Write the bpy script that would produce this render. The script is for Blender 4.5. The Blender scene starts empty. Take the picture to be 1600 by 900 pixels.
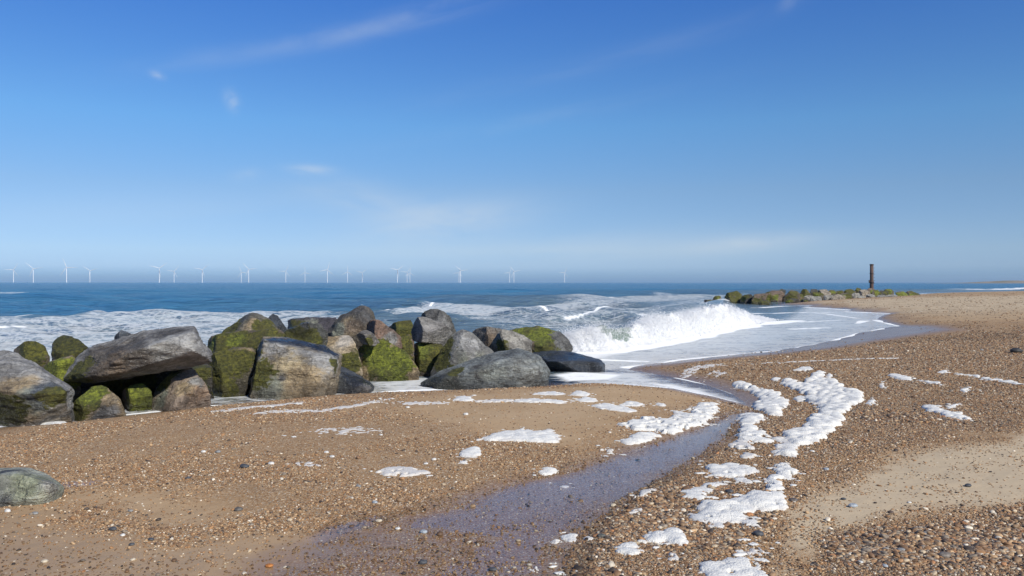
import bpy, bmesh, math, random
import numpy as np
from mathutils import Vector, Matrix, Euler
from itertools import combinations

rng = np.random.default_rng(7)
random.seed(7)
scene = bpy.context.scene
COL = scene.collection
R = math.radians

# ------------------------------------------------------------------ camera
CAM_Z = 1.75          # eye height over the sand under the camera
F = 1280.0            # focal length in photo pixels (1600 wide)
HY = 441.0            # horizon row
SEA = -0.35           # still water level
cam = bpy.data.cameras.new('camera')
cam_o = bpy.data.objects.new('camera', cam)
COL.objects.link(cam_o)
cam.sensor_width = 36.0
cam.lens = 36.0 * F / 1600.0
cam.shift_y = -(450 - HY) / 1600.0
cam.clip_start = 0.05
cam.clip_end = 80000
cam_o.location = (0, 0, CAM_Z)
cam_o.rotation_euler = (R(90), R(-0.03), 0)
scene.camera = cam_o

# ------------------------------------------------------------------ light
SUN_EL, SUN_AZ = 37.0, 142.0      # azimuth clockwise from the view direction
scene.view_settings.view_transform = 'Standard'
scene.view_settings.look = 'None'
scene.view_settings.exposure = 0.0
scene.view_settings.gamma = 1.0
sun = bpy.data.lights.new('sun', 'SUN')
sun.energy = 4.8
sun.angle = R(0.53)
sun.color = (1.0, 0.94, 0.83)
sun_o = bpy.data.objects.new('sun', sun)
COL.objects.link(sun_o)
sd_ = Vector((math.sin(R(SUN_AZ)) * math.cos(R(SUN_EL)), math.cos(R(SUN_AZ)) * math.cos(R(SUN_EL)), math.sin(R(SUN_EL))))
sun_o.rotation_euler = (-sd_).to_track_quat('-Z', 'Y').to_euler()
sun_o.location = sd_ * 60


class NT:
    """small helper to write node trees"""
    def __init__(self, tree):
        self.t = tree
        tree.nodes.clear()

    def n(self, typ, props=None, **ins):
        nd = self.t.nodes.new(typ)
        for k, v in (props or {}).items():
            setattr(nd, k, v)
        for k, v in ins.items():
            key = int(k[1:]) if (k[0] == 'i' and k[1:].isdigit()) else k.replace('_', ' ')
            s = nd.inputs[key]
            if isinstance(v, bpy.types.NodeSocket):
                self.t.links.new(v, s)
            elif isinstance(v, bpy.types.Node):
                self.t.links.new(v.outputs[0], s)
            else:
                s.default_value = v
        return nd

    def m(self, op, a, b=0.0, c=0.0, clamp=False):
        return self.n('ShaderNodeMath', {'operation': op, 'use_clamp': clamp}, i0=a, i1=b, i2=c).outputs[0]

    def mix(self, f, a, b, blend='MIX'):
        nd = self.t.nodes.new('ShaderNodeMix')
        nd.data_type = 'RGBA'
        nd.blend_type = blend
        for idx, v in ((0, f), (6, a), (7, b)):
            if isinstance(v, bpy.types.NodeSocket):
                self.t.links.new(v, nd.inputs[idx])
            elif isinstance(v, bpy.types.Node):
                self.t.links.new(v.outputs[0], nd.inputs[idx])
            else:
                nd.inputs[idx].default_value = v if idx == 0 or len(v) == 4 else (*v, 1)
        return nd.outputs[2]

    def ss(self, x, a, b):
        nd = self.t.nodes.new('ShaderNodeMapRange')
        nd.interpolation_type = 'SMOOTHSTEP'
        self.t.links.new(x, nd.inputs[0])
        nd.inputs[1].default_value = a
        nd.inputs[2].default_value = b
        return nd.outputs[0]

    def fresnel(self, normal):
        ge = self.n('ShaderNodeNewGeometry')
        dt = self.n('ShaderNodeVectorMath', {'operation': 'DOT_PRODUCT'}, i0=ge.outputs['Incoming'], i1=normal)
        c = self.m('SUBTRACT', 1.0, self.m('ABSOLUTE', dt.outputs['Value']), clamp=True)
        return self.m('ADD', .02, self.m('MULTIPLY', self.m('POWER', c, 5.0), .98))

    def attr(self, name, typ='GEOMETRY'):
        return self.n('ShaderNodeAttribute', {'attribute_name': name, 'attribute_type': typ})

    def noise(self, vec, scale, detail=4, rough=0.55, dist=0.0):
        nd = self.n('ShaderNodeTexNoise', None, Scale=scale, Detail=detail, Roughness=rough, Distortion=dist)
        if vec is not None:
            self.t.links.new(vec, nd.inputs['Vector'])
        return nd

    def ramp(self, f, stops, interp='LINEAR'):
        nd = self.n('ShaderNodeValToRGB', None, Fac=f)
        cr = nd.color_ramp
        cr.interpolation = interp
        while len(cr.elements) < len(stops):
            cr.elements.new(0.5)
        for e, (p, c) in zip(cr.elements, stops):
            e.position = p
            e.color = c if len(c) == 4 else (*c, 1)
        return nd.outputs[0]


# world: daylight sky with thin cirrus
world = bpy.data.worlds.new('World')
scene.world = world
world.use_nodes = True
w = NT(world.node_tree)
sky = w.n('ShaderNodeTexSky', {'sky_type': 'NISHITA', 'sun_disc': False, 'sun_elevation': R(SUN_EL),
                               'sun_rotation': R(SUN_AZ), 'altitude': 0.0, 'air_density': 0.6,
                               'dust_density': 0.0, 'ozone_density': 4.0})
tc = w.n('ShaderNodeTexCoord')
sep = w.n('ShaderNodeSeparateXYZ', None, i0=tc.outputs['Generated'])
az = w.m('ARCTAN2', sep.outputs[0], sep.outputs[1])
el = w.m('ARCSINE', sep.outputs[2])
cmb = w.n('ShaderNodeCombineXYZ', None, i0=az, i1=el)
# colour of the clear sea air by elevation, the same all round; palest a few degrees up, a blue grey haze layer on the horizon
elp = w.m('MULTIPLY', w.m('MAXIMUM', el, 0.0), 2.0)
tintr = w.ramp(elp, [(0.0, (.13, .30, .60)), (.018, (.36, .50, .74)), (.036, (.58, .65, .83)), (.075, (.76, .78, .86)), (.22, (.92, .98, .98)),
                     (.374, (.86, 1.22, 1.30)), (.652, (.60, 1.10, 1.60)), (1.0, (.60, 1.08, 1.5))])
skyc = w.mix(1.0, sky.outputs[0], tintr, 'MULTIPLY')


def px_dir(px, py):
    a = math.atan((px - 800) / F)
    return a, math.atan((HY - py) / F * math.cos(a))


def wisp(px, py, lx, ly, ang, amp, nscale, stretch, thr=0.45):
    a0, e0 = px_dir(px, py)
    da = w.m('SUBTRACT', az, a0)
    de = w.m('SUBTRACT', el, e0)
    c, s = math.cos(R(ang)), math.sin(R(ang))
    u = w.m('ADD', w.m('MULTIPLY', da, c), w.m('MULTIPLY', de, s))
    v = w.m('SUBTRACT', w.m('MULTIPLY', de, c), w.m('MULTIPLY', da, s))
    uu = w.m('DIVIDE', u, lx / F)
    vv = w.m('DIVIDE', v, ly / F)
    r2 = w.m('ADD', w.m('MULTIPLY', uu, uu), w.m('MULTIPLY', vv, vv))
    g = w.m('EXPONENT', w.m('MULTIPLY', r2, -1.0))
    p = w.n('ShaderNodeCombineXYZ', None, i0=w.m('DIVIDE', u, stretch), i1=v, i2=px * 0.37)
    nz = w.noise(p.outputs[0], nscale, 6, 0.6, 0.6)
    nn = w.ss(nz.outputs[0], thr - 0.12, thr + 0.3)
    return w.m('MULTIPLY', w.m('MULTIPLY', g, nn), amp)


WISPS = [(545, 52, 250, 15, 14, .19, 30, 6), (640, 22, 110, 10, 16, .15, 40, 6), (246, 118, 9, 5, -15, .30, 60, 1.2, .3),
         (362, 157, 9, 14, 20, .30, 60, 1.2, .3), (485, 265, 30, 7, 0, .34, 50, 2.5, .3), (385, 273, 22, 9, 10, .15, 45, 2, .3),
         (690, 345, 130, 30, 6, .42, 24, 3.2, .30), (560, 310, 100, 24, -8, .26, 22, 4, .35), (930, 100, 330, 16, 12, .07, 20, 7),
         (820, 190, 220, 12, 10, .10, 22, 6), (1170, 381, 90, 12, 4, .34, 30, 5, .3), (900, 390, 330, 24, 2, .26, 16, 6, .33),
         (1232, 3, 14, 9, 30, .10, 50, 1.5, .3), (250, 330, 300, 30, 4, .10, 14, 5, .35)]
tot = None
for wi in WISPS:
    f = wisp(*wi)
    tot = f if tot is None else w.m('ADD', tot, f)
tot = w.m('MINIMUM', tot, 0.8)
skyc = w.mix(tot, skyc, (6.6, 7.2, 7.7))
bg = w.n('ShaderNodeBackground', None, Color=skyc, Strength=0.103)
w.n('ShaderNodeOutputWorld', None, Surface=bg)

# ------------------------------------------------------------------ numeric helpers
def _hash(ix, iy, iz, seed):
    h = (ix.astype(np.int64) * 374761393 + iy.astype(np.int64) * 668265263 + iz.astype(np.int64) * 2147483647 + seed * 144665) & 0xFFFFFFFF
    h = ((h ^ (h >> 13)) * 1274126177) & 0xFFFFFFFF
    h = (h ^ (h >> 16)) & 0xFFFFFF
    return h / float(0xFFFFFF)


def vnoise(p, seed=0):
    """value noise, -1..1, p (N,3)"""
    i = np.floor(p).astype(np.int64)
    f = p - i
    f = f * f * f * (f * (f * 6 - 15) + 10)
    out = 0
    for dx in (0, 1):
        wx = f[:, 0] if dx else 1 - f[:, 0]
        for dy in (0, 1):
            wy = f[:, 1] if dy else 1 - f[:, 1]
            for dz in (0, 1):
                wz = f[:, 2] if dz else 1 - f[:, 2]
                out = out + wx * wy * wz * _hash(i[:, 0] + dx, i[:, 1] + dy, i[:, 2] + dz, seed)
    return out * 2 - 1


def fbm(p, octv=4, seed=0, gain=0.5):
    a, s, t = 1.0, 0, 0
    for k in range(octv):
        s = s + a * vnoise(p * 2.03 ** k + 17.3 * k, seed + k)
        t += a
        a *= gain
    return s / t


def xyz(x, y, z=0.0):
    return np.stack([x, y, np.zeros_like(x) + z], -1)


def sstep(x, a, b):
    t = np.clip((x - a) / (b - a), 0, 1)
    return t * t * (3 - 2 * t)


def seg_dist(P, A, closed=True):
    """unsigned distance of P (N,2) to polyline A (M,2)"""
    A = np.asarray(A, float)
    B = np.roll(A, -1, 0) if closed else A[1:]
    A0 = A if closed else A[:-1]
    best = np.full(len(P), 1e9)
    for a, b in zip(A0, B):
        d = b - a
        L = d @ d + 1e-12
        t = np.clip(((P - a) @ d) / L, 0, 1)
        best = np.minimum(best, np.hypot(P[:, 0] - a[0] - t * d[0], P[:, 1] - a[1] - t * d[1]))
    return best


def inside(P, A):
    A = np.asarray(A, float)
    B = np.roll(A, -1, 0)
    c = np.zeros(len(P), bool)
    for (x0, y0), (x1, y1) in zip(A, B):
        if y0 == y1:
            continue
        m = (y0 > P[:, 1]) != (y1 > P[:, 1])
        c ^= m & (P[:, 0] < (x1 - x0) * (P[:, 1] - y0) / (y1 - y0) + x0)
    return c


def sdist(P, A):
    d = seg_dist(P, A)
    return np.where(inside(P, A), d, -d)


def at(px, py, z):
    """photo pixel -> point of the horizontal plane z"""
    d = (CAM_Z - z) * F / (py - HY)
    return np.array([(px - 800) / F * d, d])


def ray(px, py, d):
    return np.array([(px - 800) / F * d, d, CAM_Z - (py - HY) / F * d])


# ------------------------------------------------------------------ terrain
SHORE_PX = [(-120, 700), (0, 669), (60, 665), (130, 658), (200, 650), (335, 635), (380, 631), (450, 624), (520, 618), (600, 613), (700, 610),
            (800, 607), (900, 601), (980, 602), (1050, 607), (1100, 617), (1150, 629), (1176, 636), (1150, 616), (1105, 600), (1060, 591),
            (1015, 583), (985, 577), (1000, 572), (1060, 563), (1150, 554), (1220, 548), (1290, 535), (1325, 526), (1345, 520), (1405, 509),
            (1370, 498), (1392, 489), (1325, 486), (1335, 482), (1260, 479), (1280, 476), (1240, 475.5), (1210, 476)]
LAND = [tuple(at(x, y, SEA)) for x, y in SHORE_PX]
LAND = [(-60, 3), (-30, 9)] + LAND + [(33, 90), (52, 116), (75, 148), (118, 186), (240, 260), (600, 420), (600, -60), (-60, -60)]
LAND = np.array(LAND)

CH_L = [(1168, 628), (1146, 636), (1110, 655), (1078, 670), (1000, 700), (930, 725), (860, 745), (780, 766), (720, 785), (660, 806), (600, 822), (520, 842), (450, 866), (390, 890), (340, 915), (250, 960)]
CH_R = [(900, 960), (880, 905), (905, 862), (930, 832), (962, 800), (1010, 768), (1058, 740), (1100, 715), (1140, 680), (1160, 655), (1182, 638), (1184, 628)]
CHANNEL = np.array([at(x, y, -0.06) for x, y in CH_L + CH_R])
WEDGE = np.array([at(x, y, 0) for x, y in [(470, 838), (510, 815), (560, 799), (605, 798), (590, 815), (540, 835), (490, 850)]])
POOL_PX = [(88, 757), (110, 754), (140, 752), (166, 752), (150, 758), (125, 761), (95, 764)]


def land_sd(P):
    wob = 0.10 * fbm(xyz(P[:, 0] * 0.9, P[:, 1] * 0.9, 3.1), 3, 5) * np.clip(P[:, 1] / 14, 0.3, 3)
    return sdist(P, LAND) + wob


def zbase(P, sd=None):
    sd = land_sd(P) if sd is None else sd
    up = 0.35 * (1 - np.exp(-np.maximum(sd, 0) / 2.2))
    rise = 0.22 * sstep(P[:, 0] - 0.12 * P[:, 1], 2, 22) * sstep(sd, 1, 14)
    return np.where(sd > 0, SEA + up + rise, SEA + np.maximum(sd * 0.09, -1.6))


def chan(P):
    warp = 0.10 * fbm(xyz(P[:, 0] * 2.2, P[:, 1] * 2.2, 9.0), 3, 21)
    return sdist(P, CHANNEL) + warp


def zground(P, rough=True):
    sd = land_sd(P)
    z = zbase(P, sd)
    c = sstep(chan(P), -0.25, 0.25)
    z = z - 0.035 * c - 0.02 * sstep(sdist(P, WEDGE) + .10 * fbm(xyz(P[:, 0] * 5, P[:, 1] * 3), 3, 18), -0.1, 0.15)
    if rough:
        k = sstep(sd, 0.0, 0.8)
        z = z + k * (0.016 * fbm(xyz(P[:, 0] * 1.1, P[:, 1] * 1.1, 0), 3, 31) + 0.006 * fbm(xyz(P[:, 0] * 6, P[:, 1] * 6, 0), 3, 41) * (1 - .7 * c))
    return z


def gproj(pts, rough=False):
    """photo pixels -> ground points (N,3)"""
    pts = np.asarray(pts, float)
    z = np.zeros(len(pts))
    for _ in range(25):
        d = (CAM_Z - z) * F / (pts[:, 1] - HY)
        P = np.stack([(pts[:, 0] - 800) / F * d, d], -1)
        z = 0.5 * z + 0.5 * zground(P, rough)
    return np.concatenate([P, zground(P, True)[:, None]], 1)


def gpoly(px):
    return gproj(px)[:, :2]


# ------------------------------------------------------------------ object helpers
def tag(o, label=None, cat=None, group=None, kind=None):
    if label: o['label'] = label
    if cat: o['category'] = cat
    if group: o['group'] = group
    if kind: o['kind'] = kind
    return o


def mesh_np(name, V, Fc, mat, attrs=None, smooth=True, parent=None, loc=(0, 0, 0)):
    me = bpy.data.meshes.new(name)
    V = np.asarray(V, np.float32)
    Fc = np.asarray(Fc, np.int32)
    k = Fc.shape[1] if len(Fc) else 3
    me.vertices.add(len(V))
    me.vertices.foreach_set('co', (V - np.asarray(loc, np.float32)).ravel())
    me.loops.add(Fc.size)
    me.loops.foreach_set('vertex_index', Fc.ravel())
    me.polygons.add(len(Fc))
    me.polygons.foreach_set('loop_start', np.arange(len(Fc), dtype=np.int32) * k)
    me.polygons.foreach_set('loop_total', np.full(len(Fc), k, np.int32))
    me.update(calc_edges=True)
    me.polygons.foreach_set('use_smooth', np.full(len(Fc), smooth, bool))
    for an, av in (attrs or {}).items():
        av = np.asarray(av, np.float32)
        if av.ndim == 1:
            a = me.attributes.new(an, 'FLOAT', 'POINT'); a.data.foreach_set('value', av)
        elif av.shape[1] == 4:
            a = me.attributes.new(an, 'FLOAT_COLOR', 'POINT'); a.data.foreach_set('color', av.ravel())
        else:
            a = me.attributes.new(an, 'FLOAT_VECTOR', 'POINT'); a.data.foreach_set('vector', av.ravel())
    if mat: me.materials.append(mat)
    o = bpy.data.objects.new(name, me)
    o.location = loc
    COL.objects.link(o)
    if parent: o.parent = parent
    return o


def grid_faces(nr, nc):
    i = np.arange(nr * nc).reshape(nr, nc)
    return np.stack([i[:-1, :-1], i[:-1, 1:], i[1:, 1:], i[1:, :-1]], -1).reshape(-1, 4)


def fan_cols(n):
    mid = np.linspace(R(-37), R(37), n)
    s = np.linspace(R(38), R(88), 40)
    return np.concatenate([-s[::-1], mid, s])


def new_mat(name):
    m = bpy.data.materials.new(name)
    m.use_nodes = True
    return m, NT(m.node_tree)


# ------------------------------------------------------------------ zones of the beach (world polygons)
Z_SAND_R = gpoly([(1190, 905), (1215, 850), (1232, 800), (1260, 762), (1330, 728), (1440, 698), (1600, 676), (1900, 640), (1900, 780), (1600, 786), (1480, 800), (1380, 815), (1310, 838), (1270, 870), (1225, 905)])
Z_SHIN_R = gpoly([(1005, 578), (1060, 568), (1200, 557), (1330, 540), (1450, 528), (1600, 516), (2000, 500), (2000, 600), (1600, 668), (1440, 690), (1330, 715), (1260, 745), (1225, 790), (1200, 840), (1180, 905), (900, 960), (890, 905), (925, 850), (960, 805), (1010, 770), (1100, 718), (1150, 670), (1170, 640), (1120, 605), (1060, 588)])
Z_SHIN_B = gpoly([(1280, 912), (1310, 860), (1350, 835), (1450, 815), (1600, 800), (1900, 790), (1900, 900), (1600, 940), (1300, 960)])
Z_SMOOTH = [gpoly([(600, 640), (700, 622), (850, 606), (960, 604), (1060, 612), (1100, 625), (1040, 645), (960, 670), (880, 690), (780, 680), (700, 660), (640, 650)]),
            gpoly([(-200, 815), (0, 800), (120, 812), (200, 835), (330, 845), (450, 835), (520, 845), (440, 870), (380, 900), (300, 940), (-200, 960)]),
            gpoly([(150, 775), (260, 768), (340, 800), (280, 815), (200, 805)]),
            gpoly([(1300, 470), (1600, 462), (2000, 458), (2000, 490), (1600, 500), (1450, 505), (1420, 490)])]
Z_WET = gpoly([(985, 580), (1060, 572), (1200, 556), (1300, 546), (1400, 530), (1510, 515), (1480, 508), (1405, 505), (1380, 485), (1260, 474), (1200, 474), (1100, 500), (900, 560)])


def zones(P):
    d = np.hypot(P[:, 0], P[:, 1])
    wob = (0.05 * d) * fbm(xyz(P[:, 0] * 1.3, P[:, 1] * 1.3, 5), 4, 51)
    soft = 0.02 * d + 0.05
    sh_r = sstep((sdist(P, Z_SHIN_R) + wob) / soft, -1.2, 1.2)
    sh_b = sstep((sdist(P, Z_SHIN_B) + wob) / soft, -1.2, 1.2)
    sa_r = sstep((sdist(P, Z_SAND_R) + wob) / soft, -1.2, 1.2)
    sm = np.zeros(len(P))
    for z in Z_SMOOTH:
        sm = np.maximum(sm, sstep((sdist(P, z) + wob * 1.5) / (soft * 2), -1.2, 1.2))
    left = P[:, 0] < 0.06 * P[:, 1] - 0.2 + 0 * d
    shingle = np.clip(np.maximum(sh_r * (1 - sa_r), sh_b), 0, 1)
    grit = np.where(shingle > 0.5, 0, 1.0) * (1 - np.clip(sm * 1.3, 0, 1)) * (1 - sa_r)
    sd = land_sd(P)
    c = chan(P)
    wet = np.maximum(sstep(c, -0.35, 0.1), sstep(sdist(P, Z_WET) / soft, -1.5, 1.5))
    wet = np.maximum(wet, sstep(sd, 0.9, 0.0))
    wet = np.maximum(wet, 0.9 * sstep(sdist(P, WEDGE), -0.15, 0.1))
    zw = sstep((sdist(P, Z_WET) - .3 + wob) / soft, -1.0, 2.0) * (sd > .3)
    shingle, grit = shingle * (1 - .9 * zw), grit * (1 - .9 * zw)
    # the hollow at the camera's feet is still damp
    damp = .55 * sstep((sdist(P, Z_SMOOTH[1]) + wob) / soft, -4, 4)
    return shingle, grit, sm, sa_r, np.maximum(wet, damp), sd, c


# ------------------------------------------------------------------ ground material
m_ground, g = new_mat('beach')
geo = g.n('ShaderNodeNewGeometry')
pos = geo.outputs['Position']
a_sh = g.attr('shingle').outputs['Fac']
a_gr = g.attr('grit').outputs['Fac']
a_wet = g.attr('wet').outputs['Fac']
a_pale = g.attr('pale').outputs['Fac']
a_far = g.attr('far').outputs['Fac']
PEB = [(0.0, (0.064, 0.050, 0.038)), (.12, (0.235, 0.133, 0.064)), (.34, (0.413, 0.232, 0.106)), (.54, (0.317, 0.201, 0.112)), (.68, (0.510, 0.332, 0.179)), (.84, (0.293, 0.244, 0.187)), (.92, (0.581, 0.464, 0.312)), (.97, (0.830, 0.745, 0.594))]
n_big = g.noise(pos, 0.7, 5, .55)
n_mid = g.noise(pos, 5.0, 5, .6)
n_fine = g.noise(pos, 160.0, 3, .7)
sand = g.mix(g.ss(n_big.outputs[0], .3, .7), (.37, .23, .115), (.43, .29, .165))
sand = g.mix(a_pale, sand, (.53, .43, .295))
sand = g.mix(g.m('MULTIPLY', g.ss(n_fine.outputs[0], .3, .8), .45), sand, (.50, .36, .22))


def pebble_tex(scale, warp):
    v = g.n('ShaderNodeTexVoronoi', {'feature': 'F1'}, Vector=pos, Scale=scale, Randomness=1.0)
    hue = g.n('ShaderNodeSeparateColor', None, i0=v.outputs['Color'])
    col = g.ramp(hue.outputs[0], PEB)
    hgt = g.m('SUBTRACT', 1.0, g.m('MULTIPLY', v.outputs['Distance'], 1.25), clamp=True)
    return col, hgt, hue.outputs[1]


c1, h1, s1 = pebble_tex(105.0, 0)     # grit about 1 cm
c2, h2, s2 = pebble_tex(44.0, 0)      # shingle about 2 cm
c3, h3, s3 = pebble_tex(15.0, 0)      # far stones, 6 cm
grit_on = g.m('MULTIPLY', g.ss(g.m('ADD', g.m('MULTIPLY', s1, .55), g.m('MULTIPLY', n_mid.outputs[0], .9)), .42, .72), g.m('MULTIPLY', a_gr, .95))
sh_on = g.ss(g.m('ADD', g.m('MULTIPLY', a_sh, 1.5), g.m('MULTIPLY', g.m('SUBTRACT', n_mid.outputs[0], .5), 1.2)), .35, .95)
far_on = g.m('MULTIPLY', g.ss(g.m('ADD', s3, g.m('MULTIPLY', g.m('SUBTRACT', n_big.outputs[0], .5), 2.2)), .86, 1.0), g.m('MULTIPLY', a_far, g.m('SUBTRACT', 1.0, a_wet)))
colr = g.mix(grit_on, sand, c1)
shc = g.mix(g.ss(n_mid.outputs[0], .35, .65), c2, c1)
colr = g.mix(sh_on, colr, shc)
colr = g.mix(far_on, colr, g.mix(.55, c3, (.10, .075, .06)))
# sparse dark and pale stones everywhere
sp = g.m('MULTIPLY', g.ss(s2, .90, .95), g.ss(h2, .35, .6))
colr = g.mix(sp, colr, c2)
wetcol = g.mix(1.0, colr, (.70, .665, .635), 'MULTIPLY')
colr = g.mix(a_wet, colr, wetcol)
bh = g.m('ADD', g.m('MULTIPLY', g.m('MULTIPLY', h1, .006), grit_on), g.m('MULTIPLY', g.m('MULTIPLY', h2, .014), sh_on))
bh = g.m('ADD', bh, g.m('MULTIPLY', n_fine.outputs[0], .0016))
bh = g.m('ADD', bh, g.m('MULTIPLY', n_mid.outputs[0], .012))
bump = g.n('ShaderNodeBump', None, Strength=g.m('SUBTRACT', .9, g.m('MULTIPLY', a_wet, .55)), Distance=1.0, Height=bh)
rgh = g.n('ShaderNodeMapRange', None, i0=a_wet, i1=0.0, i2=1.0, i3=.92, i4=.24)
pr = g.n('ShaderNodeBsdfPrincipled', None, Base_Color=colr, Roughness=rgh.outputs[0], Normal=bump)
pr.inputs['IOR'].default_value = 1.36
g.t.links.new(g.m('MULTIPLY', g.m('ADD', a_wet, .15), .5), pr.inputs['Specular IOR Level'])
g.n('ShaderNodeOutputMaterial', None, Surface=pr)

# ground mesh
cols = fan_cols(640)
rows_y = np.concatenate([np.geomspace(3800, 905, 40), np.arange(903, 620, -1.6), np.arange(620, 452, -0.85)])
rows_d = CAM_Z * F / (rows_y - HY)
rows_d = np.concatenate([rows_d, np.geomspace(rows_d[-1] * 1.03, 700, 40)])
D, A = np.meshgrid(rows_d, cols, indexing='ij')
# distance measured along the view, so columns fan out from the camera's foot
GX = np.where(np.abs(A) < R(60), D * np.tan(np.clip(A, -1.05, 1.05)), D * np.sin(A) * 2.0)
GY = np.where(np.abs(A) < R(60), D, D * np.cos(A) * 2.0)
P = np.stack([GX.ravel(), GY.ravel()], -1)
sh, gr, sm, sar, wet, sd, cc = zones(P)
zg = zground(P)
dd = np.hypot(P[:, 0], P[:, 1])
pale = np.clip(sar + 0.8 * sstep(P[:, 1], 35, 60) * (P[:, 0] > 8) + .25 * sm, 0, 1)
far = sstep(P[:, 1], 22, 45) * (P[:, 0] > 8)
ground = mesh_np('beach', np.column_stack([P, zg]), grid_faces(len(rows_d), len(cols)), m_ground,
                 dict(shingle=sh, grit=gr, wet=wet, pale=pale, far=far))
tag(ground, kind='structure')

# ------------------------------------------------------------------ water materials
def film_mat(name, rip, tint=(.86, .88, .9), strength=.5):
    m, t = new_mat(name)
    ed = t.attr('edge').outputs['Fac']
    ge = t.n('ShaderNodeNewGeometry')
    mp = t.n('ShaderNodeMapping', None, Vector=ge.outputs['Position'], Rotation=(0, 0, R(-35)), Scale=(rip, rip * 2.6, rip))
    nz = t.noise(mp.outputs[0], 1.0, 4, .6, .4)
    bp = t.n('ShaderNodeBump', None, Strength=strength, Distance=.01, Height=nz.outputs[0])
    fr = t.fresnel(bp)
    gl = t.n('ShaderNodeBsdfGlossy', None, Color=(1, 1, 1, 1), Roughness=.08, Normal=bp)
    tr = t.n('ShaderNodeBsdfTransparent', None, Color=(*tint, 1))
    mx = t.n('ShaderNodeMixShader', None, i0=t.m('MULTIPLY', fr, t.m('MULTIPLY', ed, .78)), i1=tr, i2=gl)
    t.n('ShaderNodeOutputMaterial', None, Surface=mx)
    return m


m_stream = film_mat('stream_water', 22.0, tint=(.97, .97, .98), strength=.22)

m_sea, s = new_mat('sea_water')
ge = s.n('ShaderNodeNewGeometry')
spos = ge.outputs['Position']
a_foam = s.attr('foam').outputs['Fac']
a_deep = s.attr('deep').outputs['Fac']
a_turb = s.attr('turb').outputs['Fac']
a_rip = s.attr('rip').outputs['Fac']
mp1 = s.n('ShaderNodeMapping', None, Vector=spos, Rotation=(0, 0, R(12)), Scale=(.55, 1.5, 1))
w1 = s.noise(mp1.outputs[0], 1.0, 6, .62, .3)
mp2 = s.n('ShaderNodeMapping', None, Vector=spos, Rotation=(0, 0, R(-8)), Scale=(.06, .16, 1))
w2 = s.noise(mp2.outputs[0], 1.0, 5, .6, .2)
mp3 = s.n('ShaderNodeMapping', None, Vector=spos, Scale=(5, 11, 1))
w3 = s.noise(mp3.outputs[0], 1.0, 4, .6, .4)
hh = s.m('ADD', s.m('MULTIPLY', w1.outputs[0], s.m('MULTIPLY', a_rip, .5)), s.m('MULTIPLY', w2.outputs[0], s.m('MULTIPLY', a_rip, 2.2)))
mp4 = s.n('ShaderNodeMapping', None, Vector=spos, Rotation=(0, 0, R(6)), Scale=(1.5, 3.6, 1))
w4 = s.noise(mp4.outputs[0], 1.0, 4, .6, .4)
hh = s.m('ADD', hh, s.m('MULTIPLY', w4.outputs[0], s.m('MULTIPLY', a_rip, .22)))
hh = s.m('ADD', hh, s.m('MULTIPLY', w3.outputs[0], .03))
bp = s.n('ShaderNodeBump', None, Strength=1.0, Distance=1.0, Height=hh)
frs = s.m('MULTIPLY', s.fresnel(bp), .85)
body = s.mix(a_turb, (.045, .17, .31), (.12, .16, .18))
body = s.mix(s.m('MULTIPLY', s.ss(w2.outputs[0], .35, .65), .5), body, s.mix(a_turb, (.065, .225, .345), (.16, .20, .20)))
df = s.n('ShaderNodeBsdfDiffuse', None, Color=body, Normal=bp)
trn = s.n('ShaderNodeBsdfTransparent', None, Color=(.80, .82, .84, 1))
bodys = s.n('ShaderNodeMixShader', None, i0=a_deep, i1=trn, i2=df)
gl = s.n('ShaderNodeBsdfGlossy', None, Color=(1, 1, 1, 1), Roughness=.12, Normal=bp)
wat = s.n('ShaderNodeMixShader', None, i0=frs, i1=bodys, i2=gl)
# foam lying on the water, lacy and drawn out along the shore
fm1 = s.n('ShaderNodeMapping', None, Vector=spos, Rotation=(0, 0, R(-18)), Scale=(.9, 2.4, 1))
f1 = s.noise(fm1.outputs[0], 1.0, 7, .66, .9)
fm2 = s.n('ShaderNodeMapping', None, Vector=spos, Rotation=(0, 0, R(-18)), Scale=(5, 9, 1))
f2 = s.noise(fm2.outputs[0], 1.0, 5, .65, .6)
vo = s.n('ShaderNodeTexVoronoi', {'feature': 'DISTANCE_TO_EDGE'}, Vector=s.mix(.25, spos, f2.outputs[1]), Scale=3.2)
lace = s.ss(vo.outputs[0], .16, .0)
fx = s.m('ADD', s.m('MULTIPLY', s.m('SUBTRACT', f1.outputs[0], .5), 2.0), s.m('MULTIPLY', s.m('SUBTRACT', f2.outputs[0], .5), 1.1))
fx = s.m('ADD', fx, s.m('MULTIPLY', lace, .24))
ff = s.ss(s.m('ADD', s.m('MULTIPLY', a_foam, 1.35), fx), .38, 1.02)
ff = s.m('MULTIPLY', s.m('MULTIPLY', ff, s.ss(a_foam, .03, .2)), s.m('ADD', .38, s.m('MULTIPLY', s.ss(a_foam, .60, .95), .60)))
fb = s.n('ShaderNodeBump', None, Strength=.8, Distance=.06, Height=s.m('ADD', f2.outputs[0], f1.outputs[0]))
fdf = s.n('ShaderNodeBsdfDiffuse', None, Color=(.80, .82, .83, 1), Roughness=1.0, Normal=fb)
so = s.n('ShaderNodeMixShader', None, i0=ff, i1=wat, i2=fdf)
s.n('ShaderNodeOutputMaterial', None, Surface=so)

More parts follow.
